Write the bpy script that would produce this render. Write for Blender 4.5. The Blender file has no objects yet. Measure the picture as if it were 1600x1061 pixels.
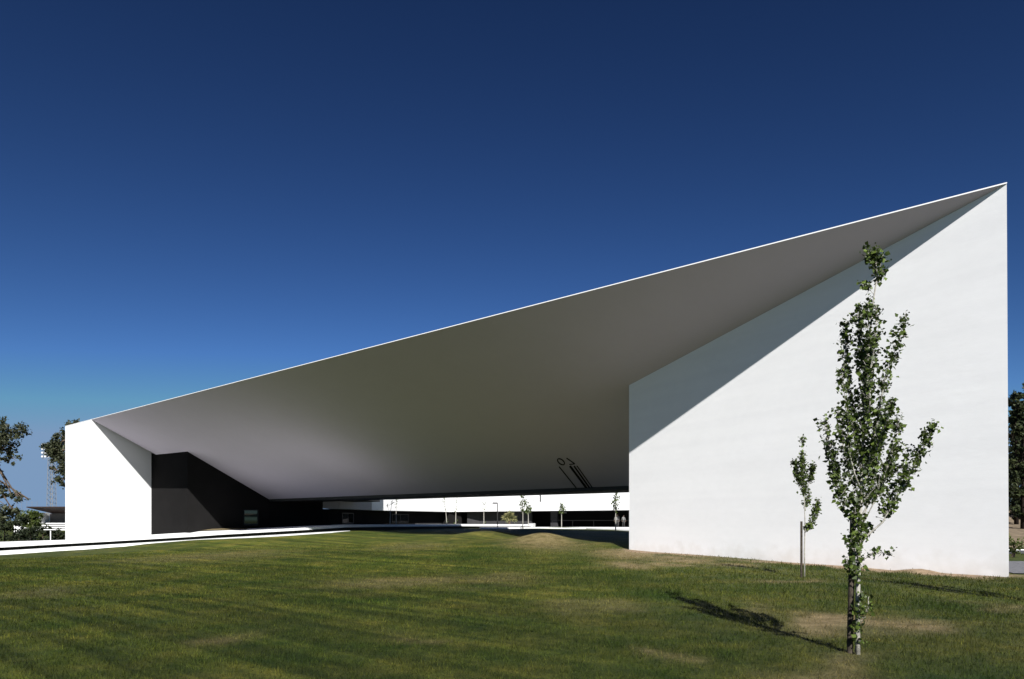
import bpy, bmesh, math, random
import numpy as np
from mathutils import Vector, Matrix
rnd = random.Random(7)
NP = np.random.RandomState(11)
S = bpy.context.scene
COL = S.collection
R = math.radians

# ------------------------------------------------------------------ camera
F, H, HC = 1066.7, 813.0, 1.7
cam = bpy.data.cameras.new('camera'); cam.sensor_width = 36; cam.lens = 24
cam.shift_x = 0; cam.shift_y = (H-530.5)/1600; cam.clip_start = .1; cam.clip_end = 8000
co = bpy.data.objects.new('camera', cam); COL.objects.link(co)
co.location = (0, 0, HC); co.rotation_euler = (R(90), 0, 0)
S.camera = co
# ------------------------------------------------------------------ light
SUN_AZ, SUN_EL = -8.0, 35.0            # heading of the light, elevation
EXPO = 1.0
SKY = .06
SUN = 4.6
a, e = R(SUN_AZ), R(SUN_EL)
sdir = Vector((math.sin(a)*math.cos(e), math.cos(a)*math.cos(e), -math.sin(e)))
sl = bpy.data.lights.new('sun', 'SUN'); sl.energy = SUN; sl.angle = R(.5); sl.color = (1, .978, .945)
so = bpy.data.objects.new('sun', sl); COL.objects.link(so); so.location = (20, -40, 60)
so.rotation_euler = sdir.to_track_quat('-Z', 'Y').to_euler()
W = bpy.data.worlds.new('World'); S.world = W; W.use_nodes = True
wn = W.node_tree.nodes; wl = W.node_tree.links
sky = wn.new('ShaderNodeTexSky'); sky.sky_type = 'NISHITA'; sky.sun_disc = False
sky.sun_elevation = R(SUN_EL); sky.sun_rotation = R(180+SUN_AZ)
sky.air_density = .9; sky.dust_density = .3; sky.ozone_density = 4.0; sky.altitude = 600
gm = wn.new('ShaderNodeGamma'); gm.inputs['Gamma'].default_value = 1.75      # deep polarised blue of the photograph
hs = wn.new('ShaderNodeMixRGB'); hs.blend_type = 'MULTIPLY'; hs.inputs[0].default_value = 1; hs.inputs[2].default_value = (.172, .170, .162, 1)
wl.new(sky.outputs[0], gm.inputs['Color']); wl.new(gm.outputs[0], hs.inputs[1])
lim_ = wn.new('ShaderNodeMixRGB'); lim_.blend_type = 'DARKEN'; lim_.inputs[0].default_value = 1; lim_.inputs[2].default_value = (1.68, 2.68, 4.25, 1)
wl.new(hs.outputs[0], lim_.inputs[1]); wl.new(lim_.outputs[0], wn['Background'].inputs[0]); wn['Background'].inputs[1].default_value = SKY
S.view_settings.view_transform = 'Standard'; S.view_settings.look = 'None'
S.view_settings.exposure = EXPO; S.view_settings.gamma = 1
S.render.engine = 'CYCLES'

# ------------------------------------------------------------------ helpers
def at(x, y, Y):                        # pixel of the 1600 px photo + distance -> world
    return Vector(((x-800)/F*Y, Y, HC+(H-y)/F*Y))
def atz(x, Y, z): return Vector(((x-800)/F*Y, Y, z))
def mat(name): 
    m = bpy.data.materials.new(name); m.use_nodes = True
    return m, m.node_tree.nodes, m.node_tree.links, m.node_tree.nodes['Principled BSDF']
def simple(name, col, rough=.6, var=.12, scale=6, spec=.4, bump=0, metal=0, bscale=None):
    m, n, l, b = mat(name)
    tc = n.new('ShaderNodeTexCoord'); no = n.new('ShaderNodeTexNoise'); no.inputs['Scale'].default_value = scale
    no.inputs['Detail'].default_value = 5
    l.new(tc.outputs['Object'], no.inputs['Vector'])
    r = n.new('ShaderNodeValToRGB'); r.color_ramp.elements[0].position = .3; r.color_ramp.elements[1].position = .7
    r.color_ramp.elements[0].color = (*[c*(1-var) for c in col], 1); r.color_ramp.elements[1].color = (*[min(1, c*(1+var)) for c in col], 1)
    l.new(no.outputs['Fac'], r.inputs[0]); l.new(r.outputs[0], b.inputs['Base Color'])
    b.inputs['Roughness'].default_value = rough; b.inputs['Specular IOR Level'].default_value = spec; b.inputs['Metallic'].default_value = metal
    if bump:
        nb = n.new('ShaderNodeTexNoise'); nb.inputs['Scale'].default_value = bscale or scale*4; nb.inputs['Detail'].default_value = 6
        l.new(tc.outputs['Object'], nb.inputs['Vector'])
        bp = n.new('ShaderNodeBump'); bp.inputs['Strength'].default_value = bump; bp.inputs['Distance'].default_value = .02
        l.new(nb.outputs['Fac'], bp.inputs['Height']); l.new(bp.outputs[0], b.inputs['Normal'])
    return m
def tag(o, label=None, cat=None, group=None, kind=None):
    if label: o['label'] = label
    if cat: o['category'] = cat
    if group: o['group'] = group
    if kind: o['kind'] = kind
    return o
def empty(name, loc, label, cat, group=None):
    o = bpy.data.objects.new(name, None); COL.objects.link(o); o.location = loc; o.empty_display_size = .3
    return tag(o, label, cat, group)
def mesh(name, vs, fs, m, parent=None, smooth=False, label=None):
    """vs are world coordinates; the parent's location is subtracted"""
    me = bpy.data.meshes.new(name)
    off = Vector(parent_loc(parent)) if parent else Vector((0, 0, 0))
    me.from_pydata([tuple(Vector(v)-off) for v in vs], [], fs); me.update()
    o = bpy.data.objects.new(name, me); COL.objects.link(o)
    me.materials.append(m)
    if parent: o.parent = parent
    if smooth: me.polygons.foreach_set('use_smooth', [True]*len(me.polygons))
    if label: o['label'] = label
    return o
def parent_loc(p):
    l = Vector((0, 0, 0))
    while p: l += p.location; p = p.parent
    return l
class MB:
    def __init__(s): s.v = []; s.f = []
    def add(s, vs, fs):
        b = len(s.v); s.v += [tuple(v) for v in vs]; s.f += [[i+b for i in f] for f in fs]
    def box(s, c, sx, sy, sz, rz=0):
        ca, sa = math.cos(rz), math.sin(rz); vs = []
        for dz in (-1, 1):
            for dx, dy in ((-1, -1), (1, -1), (1, 1), (-1, 1)):
                x, y = dx*sx/2, dy*sy/2
                vs.append((c[0]+x*ca-y*sa, c[1]+x*sa+y*ca, c[2]+dz*sz/2))
        s.add(vs, [[3, 2, 1, 0], [4, 5, 6, 7], [0, 1, 5, 4], [1, 2, 6, 5], [2, 3, 7, 6], [3, 0, 4, 7]])
    def bar(s, p, q, w, t, up=(0, 0, 1)):
        p, q = Vector(p), Vector(q); d = (q-p).normalized(); r = d.cross(Vector(up))
        if r.length < 1e-4: r = Vector((1, 0, 0))
        r.normalize(); u = r.cross(d); vs = []
        for e_ in (p, q):
            for a_, b_ in ((-1, -1), (1, -1), (1, 1), (-1, 1)): vs.append(e_+r*a_*w/2+u*b_*t/2)
        s.add(vs, [[0, 1, 2, 3], [7, 6, 5, 4], [0, 4, 5, 1], [1, 5, 6, 2], [2, 6, 7, 3], [3, 7, 4, 0]])
    def tube(s, pts, rad, n=8):
        pts = [Vector(p) for p in pts]; b0 = len(s.v)
        for i, p in enumerate(pts):
            d = (pts[min(i+1, len(pts)-1)]-pts[max(i-1, 0)]).normalized()
            r = d.cross(Vector((0, 1, .01))).normalized(); u = d.cross(r)
            rr = rad[i] if isinstance(rad, (list, tuple)) else rad
            for k in range(n):
                t = 2*math.pi*k/n; s.v.append(tuple(p+(r*math.cos(t)+u*math.sin(t))*rr))
        for i in range(len(pts)-1):
            for k in range(n):
                k2 = (k+1) % n; s.f.append([b0+i*n+k, b0+i*n+k2, b0+(i+1)*n+k2, b0+(i+1)*n+k])
        s.f.append([b0+k for k in range(n)][::-1]); s.f.append([b0+(len(pts)-1)*n+k for k in range(n)])
    def prism(s, poly, z0, z1):
        """poly: plan points (x,y) counterclockwise; z0/z1 number or list"""
        n = len(poly); z0 = z0 if isinstance(z0, (list, tuple)) else [z0]*n; z1 = z1 if isinstance(z1, (list, tuple)) else [z1]*n
        ar = sum(poly[i][0]*poly[(i+1) % n][1]-poly[(i+1) % n][0]*poly[i][1] for i in range(n))
        if ar < 0: poly = poly[::-1]; z0 = z0[::-1]; z1 = z1[::-1]
        vs = [(p[0], p[1], z) for p, z in zip(poly, z0)]+[(p[0], p[1], z) for p, z in zip(poly, z1)]
        s.add(vs, [list(range(n))[::-1], list(range(n, 2*n))]+[[i, (i+1) % n, (i+1) % n+n, i+n] for i in range(n)])
    def build(s, name, m, parent=None, smooth=False, label=None): return mesh(name, s.v, s.f, m, parent, smooth, label)

# ------------------------------------------------------------------ building frame (plan)
ZR = 11.4
Q = np.array([-45.9356, 70.1999]); A = np.array([14.2025, 19.5988])
U = (A-Q)/np.linalg.norm(A-Q); N = np.array([-U[1], U[0]])
LEN = float(np.linalg.norm(A-Q))
P0 = np.array([-40.3348, 65.4873])
def dist(p): return float((np.array(p[:2])-Q)@N)
def pl(u_, d_): p = Q+U*u_+N*d_; return (float(p[0]), float(p[1]))
KS = .478                                # fall of the soffit per metre
def zsoff(p): return ZR-.035-KS*dist(p)
WR = np.array([(983-800)/F*34.4, 34.4])  # far end of the right wall
WL = np.array([(236.5-800)/F*71.0, 71.0])
def on_soffit(x, y):
    rx, rz = (x-800)/F, (H-y)/F
    # HC+rz*Y = ZR-.035-KS*((rx*Y,Y)-Q).N
    k = rx*N[0]+N[1]; c = -(Q@N)
    Y = (ZR-.035-KS*c-HC)/(rz+KS*k)
    return Vector((rx*Y, Y, HC+rz*Y))
C293 = on_soffit(293, 705.5); C420 = on_soffit(420, 780)
C504 = Vector(((504.5-800)/F*78.5, 78.5, 0))
D1 = dist(C420)                          # where the slope ends
Z1 = ZR-.035-KS*D1
D2 = 19.8
print('soffit', D1, Z1, 'C293', C293, dist(C293), 'C420', C420, dist(WL))

# ------------------------------------------------------------------ materials
def plaster(name, col, stain=.06, foot=False):
    m, n, l, b = mat(name)
    tc = n.new('ShaderNodeTexCoord'); mp = n.new('ShaderNodeMapping'); mp.inputs['Scale'].default_value = (1, 1, 1.6)
    l.new(tc.outputs['Object'], mp.inputs[0])
    n1 = n.new('ShaderNodeTexNoise'); n1.inputs['Scale'].default_value = .45; n1.inputs['Detail'].default_value = 8; n1.inputs['Roughness'].default_value = .65
    n2 = n.new('ShaderNodeTexNoise'); n2.inputs['Scale'].default_value = 3.0; n2.inputs['Detail'].default_value = 8
    l.new(mp.outputs[0], n1.inputs['Vector']); l.new(mp.outputs[0], n2.inputs['Vector'])
    mx = n.new('ShaderNodeMath'); mx.operation = 'MULTIPLY_ADD'; mx.inputs[1].default_value = .45; 
    l.new(n2.outputs['Fac'], mx.inputs[0]); l.new(n1.outputs['Fac'], mx.inputs[2])
    r = n.new('ShaderNodeValToRGB'); r.color_ramp.elements[0].position = .42; r.color_ramp.elements[1].position = .95
    r.color_ramp.elements[0].color = (*[c*(1-stain) for c in col], 1); r.color_ramp.elements[1].color = (*[min(.92, c*(1+stain*.6)) for c in col], 1)
    l.new(mx.outputs[0], r.inputs[0]); l.new(r.outputs[0], b.inputs['Base Color'])
    if foot:
        sz = n.new('ShaderNodeSeparateXYZ'); l.new(tc.outputs['Object'], sz.inputs[0])
        wv = n.new('ShaderNodeTexNoise'); wv.noise_dimensions = '1D'; wv.inputs['Scale'].default_value = 1.4; wv.inputs['Detail'].default_value = 2; l.new(sz.outputs[2], wv.inputs['W'])
        rw = n.new('ShaderNodeValToRGB'); rw.color_ramp.elements[0].position = .35; rw.color_ramp.elements[0].color = (.972, .972, .975, 1); rw.color_ramp.elements[1].position = .6; l.new(wv.outputs['Fac'], rw.inputs[0])
        m1 = n.new('ShaderNodeMixRGB'); m1.blend_type = 'MULTIPLY'; m1.inputs[0].default_value = 1; l.new(r.outputs[0], m1.inputs[1]); l.new(rw.outputs[0], m1.inputs[2])
        # soil splashed on the foot of the wall, uneven top
        ns = n.new('ShaderNodeTexNoise'); ns.inputs['Scale'].default_value = 2.2; ns.inputs['Detail'].default_value = 8; l.new(tc.outputs['Object'], ns.inputs['Vector'])
        ad = n.new('ShaderNodeMath'); ad.operation = 'MULTIPLY_ADD'; ad.inputs[1].default_value = -1.3; l.new(ns.outputs['Fac'], ad.inputs[0]); l.new(sz.outputs[2], ad.inputs[2])
        mr = n.new('ShaderNodeMapRange'); mr.inputs[1].default_value = -.75; mr.inputs[2].default_value = .05; mr.inputs[3].default_value = .35; mr.inputs[4].default_value = 0; l.new(ad.outputs[0], mr.inputs[0])
        m2 = n.new('ShaderNodeMixRGB'); m2.inputs[2].default_value = (.50, .44, .36, 1); l.new(mr.outputs[0], m2.inputs[0]); l.new(m1.outputs[0], m2.inputs[1]); l.new(m2.outputs[0], b.inputs['Base Color'])
    b.inputs['Roughness'].default_value = .85; b.inputs['Specular IOR Level'].default_value = .2
    n3 = n.new('ShaderNodeTexNoise'); n3.inputs['Scale'].default_value = 1.3; n3.inputs['Detail'].default_value = 9; n3.inputs['Roughness'].default_value = .7
    mp3 = n.new('ShaderNodeMapping'); mp3.inputs['Scale'].default_value = (1, 1, 3.2); l.new(tc.outputs['Object'], mp3.inputs[0]); l.new(mp3.outputs[0], n3.inputs['Vector'])
    bp = n.new('ShaderNodeBump'); bp.inputs['Strength'].default_value = .13; bp.inputs['Distance'].default_value = .035
    l.new(n3.outputs['Fac'], bp.inputs['Height']); l.new(bp.outputs[0], b.inputs['Normal'])
    return m
M_white = plaster('white_render', (.85, .845, .845), .035, True)
M_white_clean = plaster('white_paint', (.71, .71, .71), .015)
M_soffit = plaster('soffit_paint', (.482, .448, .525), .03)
M_black = simple('charcoal_cladding', (.0125, .012, .012), .6, .08, .8, .0)
M_dark = simple('dark_beam', (.035, .035, .032), .7, .1, .8, .2)
M_ink = simple('black_vinyl', (.003, .003, .003), .5, .05, 3, .1)
M_frame = simple('dark_frame', (.01, .01, .01), .4)
def glass(name, col=(.01, .012, .014)):
    m, n, l, b = mat(name); b.inputs['Base Color'].default_value = (*col, 1); b.inputs['Roughness'].default_value = .03
    b.inputs['Specular IOR Level'].default_value = .9; b.inputs['IOR'].default_value = 1.6
    return m
M_glass = glass('window_glass')
M_grey = simple('grey_panel', (.5, .5, .5), .6)
M_pave = simple('white_concrete', (.72, .72, .71), .8, .06, 1.5, .2, .1)
M_steel = simple('galvanised_steel', (.16, .165, .17), .45, .1, 3, .5)
M_bark = None

# ------------------------------------------------------------------ terrain height
CP = []   # control points (x,y,z)
def cp(px, Y, z): CP.append(((px-800)/F*Y, Y, z))
for Xx in (-12, -6, 0, 6, 12, 18):
    for Yy in (2, 8): CP.append((Xx, Yy, 0))
cp(1257, 19.7, 0); cp(1577, 19.6, .045); cp(1440, 22.5, .06); cp(1300, 25.5, .1); cp(1150, 29, .17); cp(983, 34.4, .28)
cp(900, 28, .1); cp(800, 24, .05); cp(600, 24, .05); cp(300, 24, -.05); cp(0, 22, -.15); cp(100, 38, -.42); cp(-60, 40, -.75)
cp(700, 36, .3); cp(500, 36, .15); cp(300, 38, -.1)
cp(-120, 44, -1.0); cp(0, 55, -1.13); cp(102, 57.5, -.88); cp(220, 58, -.46); cp(340, 55, .06); cp(430, 50, .38); cp(430, 56, .3); cp(487, 50, .66); cp(487, 56, .6); cp(538, 51, .82); cp(575, 55, .88); cp(600, 50, .62); cp(700, 50.6, .78); cp(620, 62, .8)
cp(-150, 48, -1.2); cp(-300, 60, -1.3); cp(-60, 75, -.9); cp(20, 85, -.8); cp(-100, 100, -.8)
cp(800, 47, .66); cp(983, 45, .5); cp(900, 42, .4); cp(983, 58, .72); cp(850, 60, .8); cp(740, 64, .86); cp(983, 85, .72); cp(850, 85, .78); cp(700, 90, .7); cp(560, 85, .6); cp(420, 80, .45)
cp(1100, 60, .6); cp(1200, 90, .5); cp(1590, 28, 0); cp(1590, 40, .02); cp(1800, 30, 0); cp(1700, 70, .1); cp(1500, 110, .3)
cp(200, 90, -.4); cp(300, 120, -.2)
CPN = np.array(CP)
BUMPS = []
def bump(px, Y, r1, r2, hgt): BUMPS.append(((px-800)/F*Y, Y, r1, r2, hgt))
bump(762, 46, 2.2, 2.0, .40); bump(848, 41, 1.7, 1.8, .50); bump(700, 50, 3, 2, .0); bump(935, 37.5, 1.2, 1.6, .16); bump(845, 56, 2.6, 2.5, .22)
bump(1435, 21.7, 1.0, .35, .11)
def smooth_noise(x, y):
    return (np.sin(x*.9+1.3*np.sin(y*.7))+np.sin(y*1.1+1.7*np.sin(x*.6+2)))*.012+(np.sin(x*.31+.5)+np.sin(y*.27+x*.12))*.012
def gz(x, y):
    x = np.asarray(x, float); y = np.asarray(y, float); sh = x.shape
    xf, yf = x.ravel(), y.ravel(); z = np.zeros(len(xf))
    for i in range(0, len(xf), 20000):
        dx = xf[i:i+20000, None]-CPN[None, :, 0]; dy = yf[i:i+20000, None]-CPN[None, :, 1]; d2 = dx*dx+dy*dy
        w = np.exp(-d2/(2*5.5**2))+2e-2/(1+d2/30)**1.5
        z[i:i+20000] = (w*CPN[None, :, 2]).sum(1)/w.sum(1)
    far = np.clip((np.hypot(xf, yf)-110)/80, 0, 1); z = z*(1-far)-.5*far
    z += smooth_noise(xf, yf)*np.clip((yf-4)/20, .3, 1)
    for bx, by, r1, r2, hh in BUMPS: z += hh*np.exp(-((xf-bx)/r1)**2-((yf-by)/r2)**2)
    return z.reshape(sh)
# the lawn meets the edge of the lower path
KB = [(-330, 880, 44, 888.5), (-120, 867.6, 52, 875.6), (0, 860.6, 57, 867.4), (102, 854.6, 59.5, 860.4), (220, 847.9, 60, 852.3), (340, 840.7, 59, 844.1), (430, 835.6, 57.8, 838.2), (487, 832.2, 57, 834.2), (520, 830.4, 56.6, 832.0), (547, 829.0, 56.3, 829.5)]
kbk = [at(x, y, Y) for x, y, Y, y2 in KB]; kfr = []
for (x, y, Y, y2), b_ in zip(KB, kbk):
    Yf = (HC-b_.z)*F/(y2-H); kfr.append(atz(x, max(Yf, Y-1.2) if x < 300 else max(Yf, Y-3.2) if x < 400 else Yf, b_.z))
_pts = []
for m_ in range(1, len(KB)-1):
    for t_ in (0, .5):
        p_ = kfr[m_].lerp(kfr[m_+1], t_); yb_ = KB[m_][3]*(1-t_)+KB[m_+1][3]*t_; px_ = KB[m_][0]*(1-t_)+KB[m_+1][0]*t_
        _pts.append((p_.x, p_.y-.2, (HC-(yb_-H)/F*p_.y) if px_ < 300 else p_.z-.02))
_pts.append((kfr[-1].x, kfr[-1].y-.2, kfr[-1].z-.01)); _pts.append((kfr[-1].x+1.5, kfr[-1].y, kfr[-1].z))
_P = np.array(_pts); _K = np.exp(-((_P[:, None, 0]-_P[None, :, 0])**2+(_P[:, None, 1]-_P[None, :, 1])**2)/(2*2.6**2))
_w = np.linalg.solve(_K+np.eye(len(_P))*.02, _P[:, 2]-gz(_P[:, 0], _P[:, 1])); _gz0 = gz
def gz(x, y):
    x = np.asarray(x, float); y = np.asarray(y, float); z = _gz0(x, y)
    for (a_, b_, c_), w_ in zip(_P, _w): z = z+w_*np.exp(-((x-a_)**2+(y-b_)**2)/(2*2.6**2))
    return z
def g1(x, y): return float(gz(np.array([x]), np.array([y]))[0])

# ------------------------------------------------------------------ lawn colour fields (soil and dry turf lie where they lie)
DRY = [] ; LUSH = []
def patch(L, px, py, rx, ry, amp, z=0):
    Y = (HC-z)*F/(py-H); L.append(((px-800)/F*Y, Y, rx/F*Y, ry*Y*Y/(HC-z)/F, amp))
patch(DRY, 1250, 972, 60, 10, 1); patch(DRY, 1345, 979, 120, 10, 1); patch(DRY, 1440, 988, 80, 10, .9); patch(DRY, 1180, 950, 40, 8, .3)
patch(DRY, 975, 886, 45, 5, .9); patch(DRY, 1045, 888, 30, 3, .8); patch(DRY, 1240, 912, 50, 4, .6); patch(DRY, 985, 868, 55, 6, .9, .1); patch(DRY, 1070, 876, 60, 4, .9, .1); patch(DRY, 1140, 883, 45, 4, .7, .1)
patch(DRY, 850, 845, 60, 6, .7, .5); patch(DRY, 760, 833, 50, 4, .6, .6); patch(DRY, 1055, 1018, 28, 10, .6); patch(DRY, 1330, 1050, 90, 14, .45)
patch(DRY, 950, 950, 80, 12, .3); patch(DRY, 385, 988, 45, 8, .4); patch(DRY, 640, 998, 40, 6, .35); patch(DRY, 330, 872, 110, 8, .35, -.1); patch(DRY, 620, 912, 120, 8, .4); patch(DRY, 780, 905, 80, 8, .3); patch(DRY, 650, 853, 60, 4, .3, .3)
patch(DRY, 60, 925, 60, 12, .25); patch(DRY, 1560, 950, 40, 6, .4)
patch(LUSH, 730, 870, 45, 4, .9, .2); patch(LUSH, 780, 862, 60, 4, .7, .2); patch(LUSH, 930, 905, 60, 8, .6); patch(LUSH, 980, 1012, 60, 14, .6); patch(LUSH, 1150, 1015, 45, 9, .8); patch(LUSH, 500, 940, 50, 8, .6)
patch(LUSH, 90, 898, 40, 5, .7, -.3); patch(LUSH, 370, 1030, 90, 14, .7); patch(LUSH, 1300, 930, 120, 9, .5); patch(LUSH, 1050, 925, 90, 9, .5); patch(LUSH, 490, 890, 80, 5, .4); patch(LUSH, 1480, 950, 60, 8, .5); patch(LUSH, 200, 1000, 70, 12, .4)
PALE = []
patch(PALE, 470, 848, 380, 22, .9, .1); patch(PALE, 620, 880, 190, 14, .9); patch(PALE, 1010, 890, 260, 16, .6); patch(PALE, 300, 890, 240, 14, .5); patch(PALE, 800, 855, 160, 12, .8, .3); patch(PALE, 950, 930, 200, 22, .65); patch(PALE, 1500, 930, 180, 18, .75); patch(PALE, 1180, 930, 240, 24, .6); patch(PALE, 1100, 895, 220, 14, .6); patch(PALE, 600, 945, 200, 16, .35)
wn_ = np.array([-(A-WR)[1], (A-WR)[0]]); wn_ /= np.linalg.norm(wn_)
if wn_@(np.array([0, 0])-A) < 0: wn_ = -wn_
wu_ = (A-WR)/np.linalg.norm(A-WR); wlen = float(np.linalg.norm(A-WR))
def vnoise(x, y, s, seed):
    r = np.random.RandomState(seed); G = r.rand(64, 64); x = x/s; y = y/s
    xi = np.floor(x).astype(int); yi = np.floor(y).astype(int); fx = x-xi; fy = y-yi; fx = fx*fx*(3-2*fx); fy = fy*fy*(3-2*fy)
    g = lambda i, j: G[i % 64, j % 64]
    return (g(xi, yi)*(1-fx)+g(xi+1, yi)*fx)*(1-fy)+(g(xi, yi+1)*(1-fx)+g(xi+1, yi+1)*fx)*fy
def fields(x, y):
    wx = x+(vnoise(x, y, .9, 1)-.5)*1.2; wy = y+(vnoise(x, y, 1.1, 2)-.5)*2.2
    dry = np.zeros_like(x); lush = np.zeros_like(x); soil = np.zeros_like(x)
    for cx, cy, rx, ry, am in DRY: dry = np.maximum(dry, am*np.exp(-(((wx-cx)/rx)**2+((wy-cy)/ry)**2)**1.2))
    pale = np.zeros_like(x)
    for cx, cy, rx, ry, am in PALE: pale = np.maximum(pale, am*np.exp(-(((wx-cx)/rx)**2+((wy-cy)/ry)**2)))
    for cx, cy, rx, ry, am in LUSH: lush = np.maximum(lush, am*np.exp(-(((wx-cx)/rx)**2+((wy-cy)/ry)**2)))
    dd = (x-A[0])*wn_[0]+(y-A[1])*wn_[1]; tt = (x-WR[0])*wu_[0]+(y-WR[1])*wu_[1]
    edge = .45+1.0*vnoise(tt, dd*0, 2.2, 5)+.5*vnoise(tt, dd*0+3, .5, 6)
    dryw = np.clip((edge*1.0-np.abs(dd))*2.5, 0, 1)*np.clip((tt+1)*.6, 0, 1)*np.clip((wlen+.3-tt)*1.2, 0, 1)
    # thin turf strip that survives against the wall half way
    turf = np.exp(-((tt/wlen-.42)/.1)**2)*.8
    soil = np.clip(dryw*(1-turf), 0, 1)
    return dry, lush, soil, pale

def lawn_material(name, blade):
    m, n, l, b = mat(name)
    tc = n.new('ShaderNodeTexCoord')
    def noise(sc, det=5, rough=.6, vec=None):
        t = n.new('ShaderNodeTexNoise'); t.inputs['Scale'].default_value = sc; t.inputs['Detail'].default_value = det; t.inputs['Roughness'].default_value = rough
        l.new(vec or tc.outputs['Object'], t.inputs['Vector']); return t.outputs['Fac']
    def ramp(f, stops):
        r = n.new('ShaderNodeValToRGB'); e_ = r.color_ramp.elements
        while len(e_) < len(stops): e_.new(.5)
        for el, (p, c) in zip(e_, stops): el.position = p; el.color = (*c, 1)
        l.new(f, r.inputs[0]); return r.outputs[0]
    def attr(nm):
        t = n.new('ShaderNodeAttribute'); t.attribute_name = nm; return t.outputs['Fac']
    def mix(f, c1, c2, typ='MIX'):
        t = n.new('ShaderNodeMixRGB'); t.blend_type = typ
        for i, v in ((0, f), (1, c1), (2, c2)):
            if hasattr(v, 'is_linked'): l.new(v, t.inputs[i])
            else: t.inputs[i].default_value = v if i == 0 else (*v, 1)
        return t.outputs[0]
    def math_(op, a_, b_):
        t = n.new('ShaderNodeMath'); t.operation = op
        for i, v in ((0, a_), (1, b_)):
            if hasattr(v, 'is_linked'): l.new(v, t.inputs[i])
            else: t.inputs[i].default_value = v
        t.use_clamp = op in ('MULTIPLY',); return t.outputs[0]
    k = 1.0
    base = ramp(noise(.5, 8, .7), [(.32, (.016, .034, .005)), (.5, (.040, .052, .010)), (.68, (.072, .073, .017))])
    base = mix(math_('MULTIPLY', attr('pale'), 1.0), base, mix(1.0, base, (1.85, 1.72, 1.7), 'MULTIPLY'))
    fine = ramp(noise(34, 3, .7), [(.3, (.45, .45, .45)), (.5, (1, 1, 1)), (.7, (1.5, 1.45, 1.35))])
    col = mix(1.0, base, fine, 'MULTIPLY')
    mid = ramp(noise(3.2, 6, .7), [(.35, (.62, .70, .60)), (.65, (1.40, 1.28, 1.2))])
    col = mix(1.0, col, mid, 'MULTIPLY')
    # mowing rows, parallel to the front of the building
    mp = n.new('ShaderNodeMapping'); mp.inputs['Rotation'].default_value = (0, 0, -math.atan2(U[1], U[0]))
    l.new(tc.outputs['Object'], mp.inputs[0])
    mp2 = n.new('ShaderNodeMapping'); mp2.inputs['Scale'].default_value = (.035, 1, 1); l.new(mp.outputs[0], mp2.inputs[0])
    rows = ramp(noise(1.8, 1.5, .5, mp2.outputs[0]), [(.40, (.70, .74, .70)), (.60, (1.25, 1.21, 1.14))])
    rows = mix(1.0, rows, ramp(noise(4.5, 2, .6, mp2.outputs[0]), [(.4, (.74, .78, .74)), (.6, (1.2, 1.16, 1.1))]), 'MULTIPLY')
    sx = n.new('ShaderNodeSeparateXYZ'); l.new(tc.outputs['Object'], sx.inputs[0])
    mr = n.new('ShaderNodeMapRange'); mr.inputs[1].default_value = 6; mr.inputs[2].default_value = -2; mr.inputs[3].default_value = 0; mr.inputs[4].default_value = 1
    l.new(sx.outputs[0], mr.inputs[0])
    col = mix(mr.outputs[0], col, mix(1.0, col, rows, 'MULTIPLY'))
    dryc = mix(1.0, ramp(noise(2.5, 6), [(.35, (.12, .090, .042)), (.65, (.26, .20, .108))]), fine, 'MULTIPLY')
    col = mix(math_('MULTIPLY', attr('dry'), math_('ADD', noise(6, 4), .55)), col, dryc)
    col = mix(math_('MULTIPLY', attr('lush'), .8), col, mix(1.0, (.015, .036, .006), fine, 'MULTIPLY'))
    if blade: col = mix(1.0, col, ramp(attr('tone'), [(0, (.5, .55, .5)), (.6, (1.0, 1.0, .9)), (1, (1.8, 1.75, 1.5))]), 'MULTIPLY')
    if not blade:
        soil = ramp(noise(5, 8, .75), [(.35, (.16, .11, .065)), (.65, (.34, .25, .16))])
        col = mix(attr('soil'), col, soil)
    l.new(col, b.inputs['Base Color']); b.inputs['Roughness'].default_value = .75; b.inputs['Specular IOR Level'].default_value = .15
    if blade:
        tr = n.new('ShaderNodeBsdfTranslucent'); l.new(col, tr.inputs[0]); ms = n.new('ShaderNodeMixShader'); ms.inputs[0].default_value = .35
        l.new(b.outputs[0], ms.inputs[1]); l.new(tr.outputs[0], ms.inputs[2]); l.new(ms.outputs[0], n['Material Output'].inputs[0])
    else:
        bp = n.new('ShaderNodeBump'); bp.inputs['Strength'].default_value = .8; bp.inputs['Distance'].default_value = .06
        l.new(noise(22, 5, .75), bp.inputs['Height']); l.new(bp.outputs[0], b.inputs['Normal'])
    return m
M_lawn = lawn_material('lawn_turf', False)
M_blade = lawn_material('grass_blades', True)

def add_attrs(me, x, y):
    for nm, v in zip(('dry', 'lush', 'soil', 'pale'), fields(x, y)):
        at_ = me.attributes.new(nm, 'FLOAT', 'POINT'); at_.data.foreach_set('value', v.astype(np.float32))

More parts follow.
